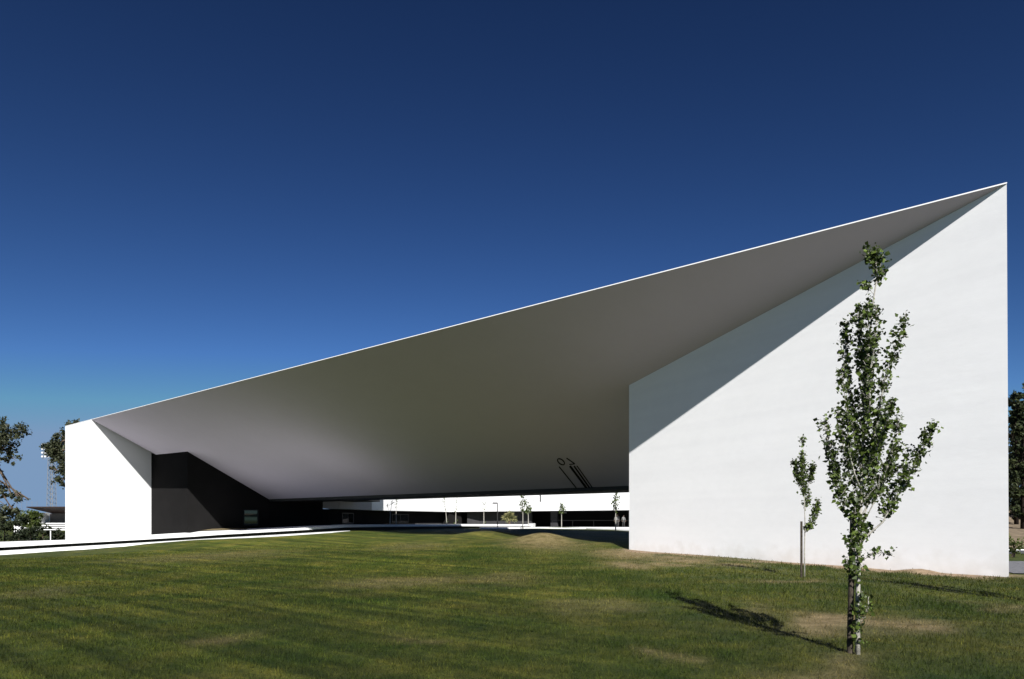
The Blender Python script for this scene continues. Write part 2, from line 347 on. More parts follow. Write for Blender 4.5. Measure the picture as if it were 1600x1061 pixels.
# ground: one sheet, finer near the camera, reaching the horizon
xs = np.concatenate([-np.geomspace(3500, 62, 22), np.arange(-60, -14, .55), np.arange(-14, 20, .25), np.arange(20, 34, .5), np.geomspace(34, 3500, 24)])
ys = np.concatenate([[-400, -150, -60, -25, -10, -4, 0], np.arange(2, 62, .25), np.arange(62, 92, .6), np.geomspace(93, 4500, 28)])
GX, GY = np.meshgrid(xs, ys); GZ = gz(GX, GY)
nx, ny = len(xs), len(ys)
idx = np.arange(nx*ny).reshape(ny, nx)
quads = np.stack([idx[:-1, :-1], idx[:-1, 1:], idx[1:, 1:], idx[1:, :-1]], -1).reshape(-1, 4)
def np_mesh(name, V, Fc, m):
    me = bpy.data.meshes.new(name); k = Fc.shape[1]
    me.vertices.add(len(V)); me.vertices.foreach_set('co', V.astype(np.float32).ravel())
    me.loops.add(Fc.size); me.loops.foreach_set('vertex_index', Fc.ravel().astype(np.int32))
    me.polygons.add(len(Fc)); me.polygons.foreach_set('loop_start', np.arange(0, Fc.size, k, dtype=np.int32))
    me.update(calc_edges=True)
    me.materials.append(m); o = bpy.data.objects.new(name, me); COL.objects.link(o); return o
gr = np_mesh('ground', np.stack([GX, GY, GZ], -1).reshape(-1, 3), quads, M_lawn)
gr.data.polygons.foreach_set('use_smooth', [True]*len(quads)); add_attrs(gr.data, GX.ravel(), GY.ravel()); tag(gr, kind='structure')

# grass blades: thick near the camera, thinning out with distance
def grass():
    n = 560000
    Y = 3.6*np.exp(NP.rand(n)*math.log(40/3.6)); X = (NP.rand(n)*2-1)*(Y*.80+5.5)
    dry, lush, soil, pale = fields(X, Y)
    dd = (X-A[0])*wn_[0]+(Y-A[1])*wn_[1]
    keep = (dd > .02) & (NP.rand(n) > soil*.97) & (NP.rand(n) > dry*.55) & (NP.rand(n) < .35+.65*np.clip(vnoise(X, Y, .35, 9)*1.6-.1, 0, 1)+lush)
    X, Y, lush, dry = X[keep], Y[keep], lush[keep], dry[keep]; n = len(X)
    z = gz(X, Y); sc = np.clip(Y/9, .6, 2.4)
    hgt = (.026+.044*NP.rand(n)**1.5)*(1+.8*lush-.3*dry)*(.8+.25*sc); wd = .0036*sc*(.7+.8*NP.rand(n))
    an = NP.rand(n)*math.tau; ta = NP.rand(n)*math.tau; tl = NP.rand(n)*.9*hgt
    cx, sx_ = np.cos(an)*wd, np.sin(an)*wd
    V = np.empty((n, 3, 3)); V[:, 0] = np.stack([X-cx, Y-sx_, z-.004], -1); V[:, 1] = np.stack([X+cx, Y+sx_, z-.004], -1)
    V[:, 2] = np.stack([X+np.cos(ta)*tl, Y+np.sin(ta)*tl, z+hgt], -1)
    o = np_mesh('grass', V.reshape(-1, 3), np.arange(3*n).reshape(-1, 3), M_blade)
    add_attrs(o.data, V[:, :, 0].ravel(), V[:, :, 1].ravel())
    o.data.attributes.new('tone', 'FLOAT', 'POINT').data.foreach_set('value', np.repeat(NP.rand(n)**1.3, 3).astype(np.float32))
    tag(o, 'short green lawn grass with dry yellow patches in front of the building', 'grass', kind='stuff')
grass()

# ------------------------------------------------------------------ main building
bl = (float(P0[0]), float(P0[1]), 0)
B = empty('cultural_building', (-10, 50, 0), 'huge white angular building with a sweeping grey soffit between two white walls', 'building')
endL = lambda d: Q+N*d                                    # left end
endR = lambda d: A+np.array([.5, .866])*(d/float(np.array([.5, .866])@N))
ZT = ZR-.035
def ins(p, k=.05): return (p[0], p[1])
# right block: white wall leaning out of the lawn
mb = MB()
a_top = (float(A[0]), float(A[1])); a_bot = (float(A[0])+.07, float(A[1]))
wrb = (WR[0]+.27*14, WR[1]+.963*14)
poly = [a_top, (float(WR[0]), float(WR[1])), wrb, tuple(endR(D2-.6)+np.array([-.5, 0]))]
polyb = [a_bot]+poly[1:]
vs = [(p[0], p[1], -1) for p in polyb]+[(p[0], p[1], ZT) for p in poly]
mb.add(vs, [[0, 1, 2, 3], [7, 6, 5, 4]]+[[(i+1) % 4, i, i+4, (i+1) % 4+4] for i in range(4)])
mb.build('right_wall', M_white, B)
# left block: short front wall, then the wall that turns in under the roof
mb = MB()
Wl2 = WL+(WL-P0)/np.linalg.norm(WL-P0)*.0
mb.prism([tuple(Q), tuple(P0), tuple(WL), (WL[0]-1.0, WL[1]+3.0), tuple(endL(D2-.5)+np.array([4, -3])), tuple(endL(D2-.5))], -2, ZT)
mb.build('left_wall', M_white_clean, B)
# soffit: one tilted plane falling away from the roof edge, with body above it
mb = MB()
def sec(pf):
    return [(*pf(0.0), ZT), (*pf(D1), Z1), (*pf(D2-.03), Z1+.02), (*pf(D2-.03), ZT)]
L0 = sec(lambda d: P0+U*(-.9)+N*d if d > 0 else P0+U*(-.0)+N*d); R0 = sec(lambda d: endR(d)-U*(.02+.15*(d > 0)))
mb.add(L0+R0, [[0, 1, 5, 4], [1, 2, 6, 5], [2, 3, 7, 6], [3, 0, 4, 7], [3, 2, 1, 0], [4, 5, 6, 7]])
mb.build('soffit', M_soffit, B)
# dark drop beam along the low rear edge
mb = MB()
u0 = float((np.array(C420[:2])-Q)@U)-1; u1 = LEN-7
mb.add([(*pl(u0, D1+.05), Z1-.24), (*pl(u1, D1+.05), Z1-.24), (*pl(u1, D2), Z1-.24), (*pl(u0, D2), Z1-.24),
        (*pl(u0, D1+.05), Z1+.1), (*pl(u1, D1+.05), Z1+.1), (*pl(u1, D2), Z1+.1), (*pl(u0, D2), Z1+.1)],
       [[3, 2, 1, 0], [4, 5, 6, 7], [0, 1, 5, 4], [1, 2, 6, 5], [2, 3, 7, 6], [3, 0, 4, 7]])
mb.build('drop_beam', M_dark, B)
# roof slab with its thin bright edge
mb = MB()
f_ = -.02
rp = [tuple(Q+N*f_-U*.01), tuple(A+N*f_+U*.01), tuple(endR(D2)), tuple(endL(D2))]
mb.prism(rp, ZT, ZR)
mb.build('roof', M_white_clean, B)
# rear wing of the building that shades the left part of the courtyard
mb = MB()
xr = -17.0
def yline(x, d): return float((d-(x-Q[0])*N[0])/N[1]+Q[1])
wing = [(xr, yline(xr, D2+.0)), (xr+.35, 86), (-60, 100), (-60, yline(-60, D2))]
mb.prism(wing, 4.02, ZT); mb.build('rear_wing', M_dark, B)
# black clad walls under the soffit
mb = MB()
c293 = (C293[0], C293[1]); c420 = (C420[0], C420[1]); c504 = (C504[0], C504[1]); c5b = (C504[0]*1.25-.4, 78.5*1.25)
pb = [(WL[0], WL[1]), c293, c420, c504, c5b, (-45, 98), (WL[0]-2.5, WL[1]+3)]
ztop = [min(ZT-.3, zsoff(p)+.5) for p in pb]; ztop = [zsoff(pb[0])+.2, zsoff(pb[1])+.2, Z1+.2, 4.0, 4.0, 4.0, zsoff(pb[0])+.2]
# butt the first face 2 cm clear of the white wall end
n_ = len(pb)
vs = [(p[0], p[1], -1) for p in pb]+[(p[0], p[1], z) for p, z in zip(pb, ztop)]
mb.add(vs, [[i, (i+1) % n_, (i+1) % n_+n_, i+n_] for i in range(n_)])
top = [n_+i for i in range(n_)]
for i in range(1, n_-1): mb.f.append([top[0], top[i], top[i+1]])
mb.build('black_wall', M_black, B)
# window set in the black wall
def wall_frame(p, q):
    p, q = Vector((p[0], p[1], 0)), Vector((q[0], q[1], 0)); d = (q-p).normalized(); nn = Vector((d.y, -d.x, 0))
    if nn.dot(Vector((0, 0, 0))-p) < 0: nn = -nn
    return p, d, nn
def panel_on(parent, p, q, x0, x1, y0, y1, name, m, off=.03, th=.05, inner=None, im=None, bar=.08, vbars=0, z0=None, z1=None):
    """box panel lying on the wall p-q, spanning photo columns x0..x1"""
    P, d, nn = wall_frame(p, q)
    def hit(px, pyy):
        rx = (px-800)/F; # P + d*t = (rx*Y, Y)
        t = (P.x-rx*P.y)/(rx*d.y-d.x); w = P+d*t; return t, HC+(H-pyy)/F*w.y
    t0, za = hit(x0, y0); t1, _ = hit(x1, y0); _, zb = hit((x0+x1)/2, y1)
    if z0 is not None: zb = z0
    if z1 is not None: za = z1
    c = P+d*((t0+t1)/2)+nn*(off+th/2); w = abs(t1-t0); hh = za-zb; zc = (za+zb)/2
    rz = math.atan2(d.y, d.x)
    if inner is None:
        mb = MB(); mb.box((c.x, c.y, zc), w, th, hh, rz); return mb.build(name, m, parent)
    mb = MB()
    for s in (-1, 1):
        k = c+d*(s*(w/2-bar/2)); mb.box((k.x, k.y, zc), bar, th, hh, rz)
        mb.box((c.x, c.y, zc+s*(hh/2-bar/2)), w-2*bar, th-.006, bar, rz)
    for i in range(vbars):
        k = c+d*(-w/2+w*(i+1)/(vbars+1)); mb.box((k.x, k.y, zc), bar*.7, th-.012, hh-2*bar, rz)
    fr = mb.build(name, m, parent)
    mb = MB(); mb.box((c.x-nn.x*.01, c.y-nn.y*.01, zc), w-bar, th*.4, hh-bar, rz); mb.build(inner, im, fr)
    return fr
panel_on(B, c293, c420, 380, 403, 796, 821, 'window', M_frame, 0.0, .08, 'pane', M_glass, .1)
# seams of the cladding
# ------------------------------------------------------------------ big black figures on the soffit
def soff_poly(name, pts, parent):
    nrm = Vector((N[0]*KS, N[1]*KS, 1)).normalized()
    top = [on_soffit(x, y)-nrm*.004 for x, y in pts]; bot = [p-nrm*.012 for p in top]
    n = len(pts); return top+bot, [list(range(n))[::-1], list(range(n, 2*n))]+[[i, (i+1) % n, (i+1) % n+n, i+n] for i in range(n)]
def stroke(pts, w):
    L = []; Rr = []
    for i, p in enumerate(pts):
        a_ = pts[max(i-1, 0)]; b_ = pts[min(i+1, len(pts)-1)]; dx, dy = b_[0]-a_[0], b_[1]-a_[1]; k = math.hypot(dx, dy) or 1
        ww = w*(1 if not isinstance(w, (list, tuple)) else 1)/2; L.append((p[0]-dy/k*ww, p[1]+dx/k*ww)); Rr.append((p[0]+dy/k*ww, p[1]-dx/k*ww))
    return L, Rr
def sign_part(name, strokes, closed=False):
    mb = MB()
    for pts, w in strokes:
        L, Rr = stroke(pts, w); n = len(pts)
        for i in range(n-1):
            v, f = soff_poly(name, [L[i], L[i+1], Rr[i+1], Rr[i]], B); mb.add(v, f)
    return mb.build(name, M_ink, B)
el = []
for i in range(25):
    t = i/24*math.tau; ca, sa = math.cos(t), math.sin(t); an = R(38)
    xx, yy = 6.4*ca, 3.4*sa; el.append((876.6+xx*math.cos(an)-yy*math.sin(an), 721.3+xx*math.sin(an)+yy*math.cos(an)))
sign_part('letter', [(el, 1.7)])
sign_part('letter', [([(885.2, 715.6), (898.2, 724.6)], 1.6), ([(898.2, 724.7), (889.6, 725.5)], 1.4)])
for x0, x1, y0, y1, w in ((873.6, 902.2, 729, 764.5, 1.6), (890.6, 917.6, 728, 764, 3.3), (897, 922.2, 728, 763.6, 2.4), (901.3, 926.6, 727.5, 763.3, 1.4)):
    sign_part('stripe', [([(x0, y0), (x1, y1)], w)])

# ------------------------------------------------------------------ path slab, channel and kerb
PF = [(-330, 868, 40), (-120, 857.5, 52), (0, 852.2, 62), (102, 846.7, 66.0), (143, 844.4, 64.9), (236, 839.3, 66.3), (293, 835.9, 64.6), (340, 832.6, 64), (430, 827.3, 61), (487, 823.9, 59.2), (540, 820.6, 61), (600, 819.9, 65), (722, 819.2, 75), (832, 819.6, 78)]
pf = [at(x, y, Y) for x, y, Y in PF]; assert len(PF) == 14
PBk = [(-430, 848, 60), (-150, 847.5, 63), (0, 846.6, 66), (101, 843.6, 69.2), (143, 841.0, 66.5), (236, 835.5, 70.6), (293, 831.8, 66.6), (300, 829.6, 68.3), (420, 824.4, 72), (487, 821.4, 70), (540, 819.4, 70), (600, 819.5, 78), (722, 818.9, 82), (832, 819.2, 84)]
pbk = [at(x, y, Y) for x, y, Y in PBk]
def ribbon(front, back, th, name, m, parent=None):
    mb = MB(); n = len(front)
    for k in range(n-1):
        f0, f1, b0, b1 = front[k], front[k+1], back[k], back[k+1]; dz = Vector((0, 0, th))
        v = [f0-dz, f1-dz, b1-dz, b0-dz, f0, f1, b1, b0]; b_ = len(mb.v)
        mb.v += [tuple(q) for q in v]
        mb.f += [[b_+i for i in f] for f in ([3, 2, 1, 0], [4, 5, 6, 7], [0, 1, 5, 4], [2, 3, 7, 6])]
        if k == 0: mb.f.append([b_+i for i in (3, 0, 4, 7)])
        if k == n-2: mb.f.append([b_+i for i in (1, 2, 6, 5)])
    return mb.build(name, m, parent)
pa = ribbon(pf, pbk, .2, 'path', M_pave); tag(pa, kind='structure')
# dark plinth set back below the slab
def inset(pts, d):
    out = []
    for i, p in enumerate(pts):
        a_, b_ = pts[max(i-1, 0)], pts[min(i+1, len(pts)-1)]; t = (b_-a_); t.z = 0; t.normalize(); out.append(p+Vector((-t.y, t.x, 0))*d)
    return out
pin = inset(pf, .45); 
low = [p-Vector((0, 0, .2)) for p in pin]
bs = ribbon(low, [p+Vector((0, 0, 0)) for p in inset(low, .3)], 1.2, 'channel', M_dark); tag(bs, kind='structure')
kr = ribbon(kfr, kbk, .4, 'lower_path', M_pave); tag(kr, kind='structure')
# ------------------------------------------------------------------ courtyard
cyd = [at(752, 824.2, 70), at(850, 824.3, 72), at(915, 825.0, 73), at(983, 827.6, 66), at(1060, 829, 64), at(1060, 823.6, 89), at(983, 823.6, 90), at(850, 823.3, 98), at(740, 823.2, 104)]
cy = mesh('pavement', [Vector(v) for v in cyd]+[Vector(v)-Vector((0, 0, .25)) for v in cyd], [list(range(9)), list(range(9, 18))[::-1]]+[[i, i+9, (i+1) % 9+9, (i+1) % 9] for i in range(9)], M_pave); tag(cy, kind='structure')

RB = empty('courtyard_building', (0, 100, .7), 'low building behind the courtyard with a white band above a dark recessed ground floor', 'building')
ZB = 3.08
bp_ = []
for x, y in ((503.5, 794.5), (530, 795.2), (581, 797.2), (702, 799.8), (740, 799.4), (850, 798.3), (983, 796.9), (1090, 795.6)):
    Y = (ZB-HC)*F/(H-y); bp_.append(((x-800)/F*Y, Y))
backp = [(p[0]*1.02, p[1]+13) for p in bp_]
M_band_shade = simple('shade_toned_render', (.26, .255, .26), .8, .05, 1)  # left stretch of the white band, its shade put into the colour
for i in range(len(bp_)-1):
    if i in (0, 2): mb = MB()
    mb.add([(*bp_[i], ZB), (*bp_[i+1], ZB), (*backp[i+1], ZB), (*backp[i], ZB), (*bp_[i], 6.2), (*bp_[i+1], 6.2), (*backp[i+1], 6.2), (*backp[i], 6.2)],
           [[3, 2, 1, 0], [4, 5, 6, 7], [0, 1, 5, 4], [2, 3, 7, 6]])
    if i == 1: mb.build('shaded_band', M_band_shade, RB)
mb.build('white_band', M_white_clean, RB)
def off_line(pts, d): return [(p[0]+d*-(pts[min(i+1, len(pts)-1)][1]-pts[max(i-1, 0)][1])/math.dist(pts[min(i+1, len(pts)-1)], pts[max(i-1, 0)]), p[1]+d*(pts[min(i+1, len(pts)-1)][0]-pts[max(i-1, 0)][0])/math.dist(pts[min(i+1, len(pts)-1)], pts[max(i-1, 0)])) for i, p in enumerate(pts)]
rec = off_line(bp_, 1.5)
M_clad2 = simple('dark_grey_cladding', (.045, .044, .046), .6, .1, 2, .2)
def clip_line(pts, xa, xb):
    out = []
    for k in range(len(pts)-1):
        p, q = pts[k], pts[k+1]
        for j in range(12):
            t = j/12; out.append((p[0]+(q[0]-p[0])*t, p[1]+(q[1]-p[1])*t))
    out = [p for p in out if xa <= 800+p[0]/p[1]*F <= xb]
    return out
def wall_strip(pts, z0, z1, th, name, m, parent):
    mb = MB()
    b_ = off_line(pts, th)
    for i in range(len(pts)-1):
        mb.add([(*pts[i], z0), (*pts[i+1], z0), (*b_[i+1], z0), (*b_[i], z0), (*pts[i], z1), (*pts[i+1], z1), (*b_[i+1], z1), (*b_[i], z1)],
               [[3, 2, 1, 0], [4, 5, 6, 7], [0, 1, 5, 4], [2, 3, 7, 6], [3, 0, 4, 7], [1, 2, 6, 5]])
    return mb.build(name, m, parent)
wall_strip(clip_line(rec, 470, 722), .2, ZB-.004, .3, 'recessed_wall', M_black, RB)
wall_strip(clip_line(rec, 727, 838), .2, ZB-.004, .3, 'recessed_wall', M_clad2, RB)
wall_strip(clip_line(off_line(bp_, 4.5), 700, 1090), .2, ZB-.004, .3, 'recessed_wall', M_black, RB)
wall_strip(clip_line(off_line(bp_, 1.7), 857, 872), .2, ZB-.004, .3, 'pier', M_clad2, RB)
wall_strip(clip_line(off_line(bp_, .6), 645, 696), .5, 1.25, .4, 'bench', M_clad2, RB)
wall_strip(clip_line(off_line(bp_, .6), 818, 839), .5, 1.25, .4, 'bench', M_grey, RB)
r2 = off_line(bp_, 1.5)
panel_on(RB, r2[1], r2[2], 534, 552, 801, 818, 'door', M_clad2, .01, .06, 'pane', M_glass, .12, 1)
panel_on(RB, r2[1], r2[2], 572, 590, 801, 818, 'door', M_clad2, .01, .06, 'pane', M_glass, .12, 1)
panel_on(RB, r2[2], r2[3], 612, 638, 803, 817, 'window', M_clad2, .01, .06, 'pane', M_glass, .12, 1)
# small fittings on the band
panel_on(RB, bp_[4], bp_[5], 832, 842, 776.5, 783.5, 'vent_panel', M_grey, .002, .03)
panel_on(RB, bp_[4], bp_[5], 843.9, 845.2, 773, 784, 'downpipe', M_frame, .002, .08)
# handrail across the recess in front of the people
mb = MB(); rl = clip_line(off_line(bp_, .5), 860, 1000)
mb.tube([(p[0], p[1], 1.70-.02) for p in rl], .035, 6); 
mb.build('handrail', M_frame, RB)
for k in range(0, len(rl), 3):
    mb = MB(); mb.tube([(rl[k][0], rl[k][1], .6), (rl[k][0], rl[k][1], 1.67)], .02, 6); mb.build('rail_post', M_frame, RB)
panel_on(RB, off_line(bp_, 4.5)[5], off_line(bp_, 4.5)[6], 882, 887, 800, 802, 'ceiling_lamp', M_grey, .3, .3)

# ------------------------------------------------------------------ foliage materials
def leaf_mat(name, c1, c2, rough=.45, trans=.3, spec=.5):
    m, n, l, b = mat(name)
    oi = n.new('ShaderNodeAttribute'); oi.attribute_name = 'tone'
    r = n.new('ShaderNodeValToRGB'); r.color_ramp.elements[0].color = (*c1, 1); r.color_ramp.elements[1].color = (*c2, 1)
    md = r.color_ramp.elements.new(.62); md.color = (*[a_*.62+b_*.38 for a_, b_ in zip(c1, c2)], 1)
    l.new(oi.outputs['Fac'], r.inputs[0]); l.new(r.outputs[0], b.inputs['Base Color'])
    b.inputs['Roughness'].default_value = rough; b.inputs['Specular IOR Level'].default_value = spec
    tr = n.new('ShaderNodeBsdfTranslucent'); l.new(r.outputs[0], tr.inputs[0])
    ms = n.new('ShaderNodeMixShader'); ms.inputs[0].default_value = trans
    l.new(b.outputs[0], ms.inputs[1]); l.new(tr.outputs[0], ms.inputs[2]); l.new(ms.outputs[0], n['Material Output'].inputs[0])
    return m
M_leaf = leaf_mat('poplar_leaves', (.014, .025, .006), (.125, .175, .035), .45, .30, .25)
M_euc = leaf_mat('gum_leaves', (.016, .022, .009), (.070, .075, .034), .6, .15, .3)
M_shrub = leaf_mat('shrub_leaves', (.010, .016, .006), (.035, .045, .018), .6, .15, .3)
M_green = leaf_mat('fresh_leaves', (.035, .055, .010), (.11, .13, .03), .5, .25, .3)
M_pine = leaf_mat('pine_needles', (.008, .014, .006), (.050, .060, .020), .6, .1, .2)
M_yucca = leaf_mat('yucca_leaves', (.07, .09, .03), (.42, .38, .18), .5, .2, .4)
M_pbark = simple('poplar_bark', (.30, .285, .25), .8, .35, 25, .2, .5)
M_pbark_dark = simple('young_bark', (.22, .19, .15), .8, .3, 25, .2, .4)
M_gbark = simple('gum_bark', (.10, .075, .055), .9, .4, 6, .1, .5)
M_dbark = simple('pine_bark', (.018, .013, .010), .9, .3, 6, .1, .5)
M_stake = simple('weathered_stake', (.045, .036, .027), .85, .5, 18, .2, .5)
M_tie = simple('rubber_tie', (.01, .01, .01), .6)

def leaves_mesh(name, pts, size, m, parent, dirs=None, kind='delta', tone=None, nrm_up=.0, rs=None):
    """pts: (n,3) leaf base positions in world coordinates. one folded leaf of four vertices at each"""
    r = rs or NP; n = len(pts); pts = np.asarray(pts, float)-np.array(parent_loc(parent))
    d = r.normal(size=(n, 3)); d[:, 2] -= .35 if kind == 'delta' else 0; d /= np.linalg.norm(d, axis=1)[:, None]
    s = r.normal(size=(n, 3)); s -= (s*d).sum(1)[:, None]*d; s /= np.linalg.norm(s, axis=1)[:, None]
    nn = np.cross(d, s); L = size*(.45+.95*r.rand(n)**1.4)[:, None]; w = L*(.46 if kind == 'delta' else .35)
    v0 = pts; v1 = pts+d*L*.38+s*w+nn*L*.10; v2 = pts+d*L; v3 = pts+d*L*.38-s*w+nn*L*.10
    V = np.stack([v0, v1, v2, v3], 1).reshape(-1, 3)
    i = np.arange(n)*4; Fc = np.concatenate([np.stack([i, i+1, i+2], -1), np.stack([i, i+2, i+3], -1)])
    o = np_mesh(name, V, Fc, m); o.parent = parent
    t = r.rand(n) if tone is None else np.clip(tone, 0, 1)
    a_ = o.data.attributes.new('tone', 'FLOAT', 'POINT'); a_.data.foreach_set('value', np.repeat(t, 4).astype(np.float32))
    return o

# ------------------------------------------------------------------ poplars
def interp(pts, t):
    s = t*(len(pts)-1); i = min(int(s), len(pts)-2); return pts[i].lerp(pts[i+1], s-i)
def poplar(base, sc, trunk, limbs, label, leaf=.055, dens=1.0, r0=.055, bark=None, seed=1, name='poplar_tree', group='young poplar trees', extra=()):
    r = random.Random(seed); rs = np.random.RandomState(seed)
    root = empty(name, base, label, 'tree', group)
    bx = Vector(base)
    def W(dx, dz, dy=0): return bx+Vector((dx*sc, dy, dz*sc))
    tp = [W(*p) for p in trunk]; n = len(tp)
    mb = MB(); mb.tube(tp, [max(.004, r0*(1-.9*(i/(n-1))**.8)) for i in range(n)], 8)
    mb.build('trunk', bark or M_pbark, root, True)
    pos = []; tw = MB()
    Hh = trunk[-1][1]*sc
    for li, L in enumerate(limbs):
        pts = [W(p[0], p[1], (L['dy']*(k/(len(L['p'])-1))**.8)*Hh) for k, p in enumerate(L['p'])]
        rr = L.get('r', .02); m_ = len(pts)
        if L.get('wood', True):
            mb = MB(); mb.tube(pts, [max(.003, rr*(1-.88*(i/(m_-1)))) for i in range(m_)], 6); mb.build('branch', bark or M_pbark, root, True)
        length = sum((pts[i+1]-pts[i]).length for i in range(m_-1))
        nt = int(L.get('n', 10)*dens*1.3)
        for k in range(nt):
            t = L.get('t0', .1)+(1-L.get('t0', .1))*r.random(); p = interp(pts, t)
            sp = L.get('sp', .16)*1.12*(1-.4*t)
            dv = Vector((r.gauss(0, 1)*.55, r.gauss(0, 1)*.6, abs(r.gauss(.9, .5)))).normalized()*sp*r.uniform(.3, 1.3)
            q = p+dv; tw.tube([p, q], [.0035, .0018], 3)
            for j in range(r.randint(3, 6)):
                u_ = r.uniform(.25, 1.05); c = p.lerp(q, u_); pos.append((c.x+r.gauss(0, leaf*.5), c.y+r.gauss(0, leaf*.5), c.z+r.gauss(0, leaf*.5)))
    if pos:
        if len(tw.f) > 420: tw.build('twigs', bark or M_pbark_dark, root)
        leaves_mesh('foliage', pos, leaf, M_leaf, root, rs=rs)
    return root
T1 = at(1337, 1023, 8.62); T1.z = g1(T1.x, T1.y)-.01; sc1 = 8.62/F
def rel(L, ox, oy): return [(x-ox, oy-y) for x, y in L]
def lim(L, dy, n, sp=.16, r_=.02, t0=.1, wood=True, o=(1337, 1023)): return dict(p=rel(L, *o), dy=dy, n=n, sp=sp, r=r_, t0=t0, wood=wood)
tr1 = rel([(1340, 1025), (1340, 960), (1341, 900), (1342, 850), (1345, 790), (1347, 720), (1350, 650), (1355, 590), (1359, 520), (1366, 460), (1371, 430), (1368, 405), (1366, 396)], 1337, 1023)
limbs1 = [
 lim([(1342, 850), (1352, 835), (1372, 815), (1380, 795), (1398, 760), (1415, 725), (1428, 690), (1438, 668)], -.06, 85, .13, .016, .28),
 lim([(1342, 835), (1358, 800), (1372, 762), (1385, 725), (1398, 680), (1408, 645), (1417, 618)], .07, 70, .14, .013, .2),
 lim([(1344, 810), (1362, 780), (1388, 750), (1402, 720), (1412, 690)], .03, 45, .14, .010, .2),
 lim([(1343, 800), (1330, 775), (1318, 745), (1310, 700), (1306, 655)], .06, 60, .15, .012, .1),
 lim([(1345, 765), (1330, 740), (1316, 700), (1312, 655), (1303, 615), (1297, 585)], -.06, 60, .12, .012, .25),
 lim([(1346, 740), (1340, 690), (1338, 640), (1334, 590), (1333, 540), (1337, 490)], .05, 95, .15, .012, .05),
 lim([(1348, 720), (1362, 680), (1368, 630), (1372, 590), (1385, 550), (1397, 508)], -.05, 90, .13, .012, .05),
 lim([(1348, 690), (1352, 640), (1345, 590), (1350, 540), (1346, 490)], -.07, 85, .14, .010, .05),
 lim([(1350, 650), (1362, 610), (1372, 570), (1380, 525)], .07, 60, .13, .010, .05),
 lim([(1352, 600), (1345, 560), (1342, 520), (1340, 480)], .0, 45, .12, .008, .05),
 lim([(1345, 790), (1347, 720), (1350, 650), (1355, 590), (1359, 520)], .0, 120, .17, .004, .0, False),
 lim([(1358, 540), (1357, 510), (1356, 485), (1358, 470)], .0, 28, .09, .004, .0, False),
 lim([(1371, 442), (1371, 425), (1364, 405), (1358, 388)], .01, 30, .09, .005, .0),
 lim([(1370, 404), (1368, 395), (1366, 388)], 0, 12, .06, .003, .0, False),
 lim([(1373, 435), (1374, 415), (1375, 400)], -.01, 14, .07, .005, .0),
 lim([(1350, 815), (1378, 765), (1396, 715), (1412, 655)], .02, 60, .15, .009, .2),
 lim([(1385, 800), (1400, 770), (1412, 735), (1420, 700)], .0, 34, .14, .006, .0),
 lim([(1341, 835), (1322, 795), (1309, 745), (1303, 690)], .02, 55, .13, .009, .15),
 lim([(1352, 560), (1347, 520), (1344, 480)], .0, 22, .11, .004, .0, False),
 lim([(1346, 775), (1364, 735), (1382, 700), (1392, 655)], .05, 60, .14, .008, .1),
 lim([(1345, 780), (1330, 735), (1322, 690), (1320, 640)], .03, 70, .15, .008, .1),
 lim([(1347, 740), (1356, 700), (1362, 660)], -.08, 45, .14, .008, .1),
 lim([(1366, 460), (1360, 447), (1350, 437)], .02, 9, .06, .004, .3),
 lim([(1341, 850), (1334, 830), (1325, 800), (1321, 775)], -.05, 32, .12, .008, .1),
 lim([(1341, 880), (1352, 868), (1368, 862), (1384, 868)], -.04, 9, .07, .006, .35),
 lim([(1340, 870), (1330, 862), (1320, 850), (1318, 835)], -.04, 18, .08, .006, .1),
 lim([(1340, 900), (1330, 892), (1318, 882), (1314, 872)], -.03, 14, .07, .005, .2),
 lim([(1341, 905), (1340, 885), (1338, 860), (1336, 835), (1335, 810)], -.03, 34, .09, .004, .0, False),
 lim([(1338, 1005), (1337, 980), (1338, 950), (1340, 920)], -.02, 26, .055, .004, .0, False),
 lim([(1339, 980), (1348, 965), (1352, 950), (1350, 930)], -.02, 12, .06, .004, .2),
 lim([(1340, 860), (1350, 845), (1362, 835), (1370, 820)], .04, 14, .10, .007, .2),
]
poplar(T1, sc1, tr1, limbs1, 'tall young poplar with pale trunk nearest the camera, tied to a dark stake', leaf=.054, r0=.034, seed=4, bark=M_pbark)
def stake(p, h, r_, label, lean=0):
    root = empty('support_stake', p, label, 'stake', 'tree stakes')
    mb = MB(); mb.tube([(p.x, p.y, p.z-.1), (p.x+lean*.5, p.y, p.z+h*.5), (p.x+lean, p.y, p.z+h)], [r_, r_*.97, r_*.94], 10); mb.build('post', M_stake, root)
    return root, p
sp = Vector((T1.x-.036, T1.y+.085, g1(T1.x-.036, T1.y+.085)))
sroot, _ = stake(sp, 1.80, .036, 'thick dark stake behind the nearest poplar trunk', .045)
mb = MB(); mb.tube([(sp.x-.02, sp.y, sp.z+1.45), (sp.x+.06, sp.y-.13, sp.z+1.46), (sp.x+.15, sp.y-.10, sp.z+1.46), (sp.x+.09, sp.y+.045, sp.z+1.45), (sp.x-.01, sp.y+.03, sp.z+1.45)], .008, 6); mb.build('tie', M_tie, sroot)

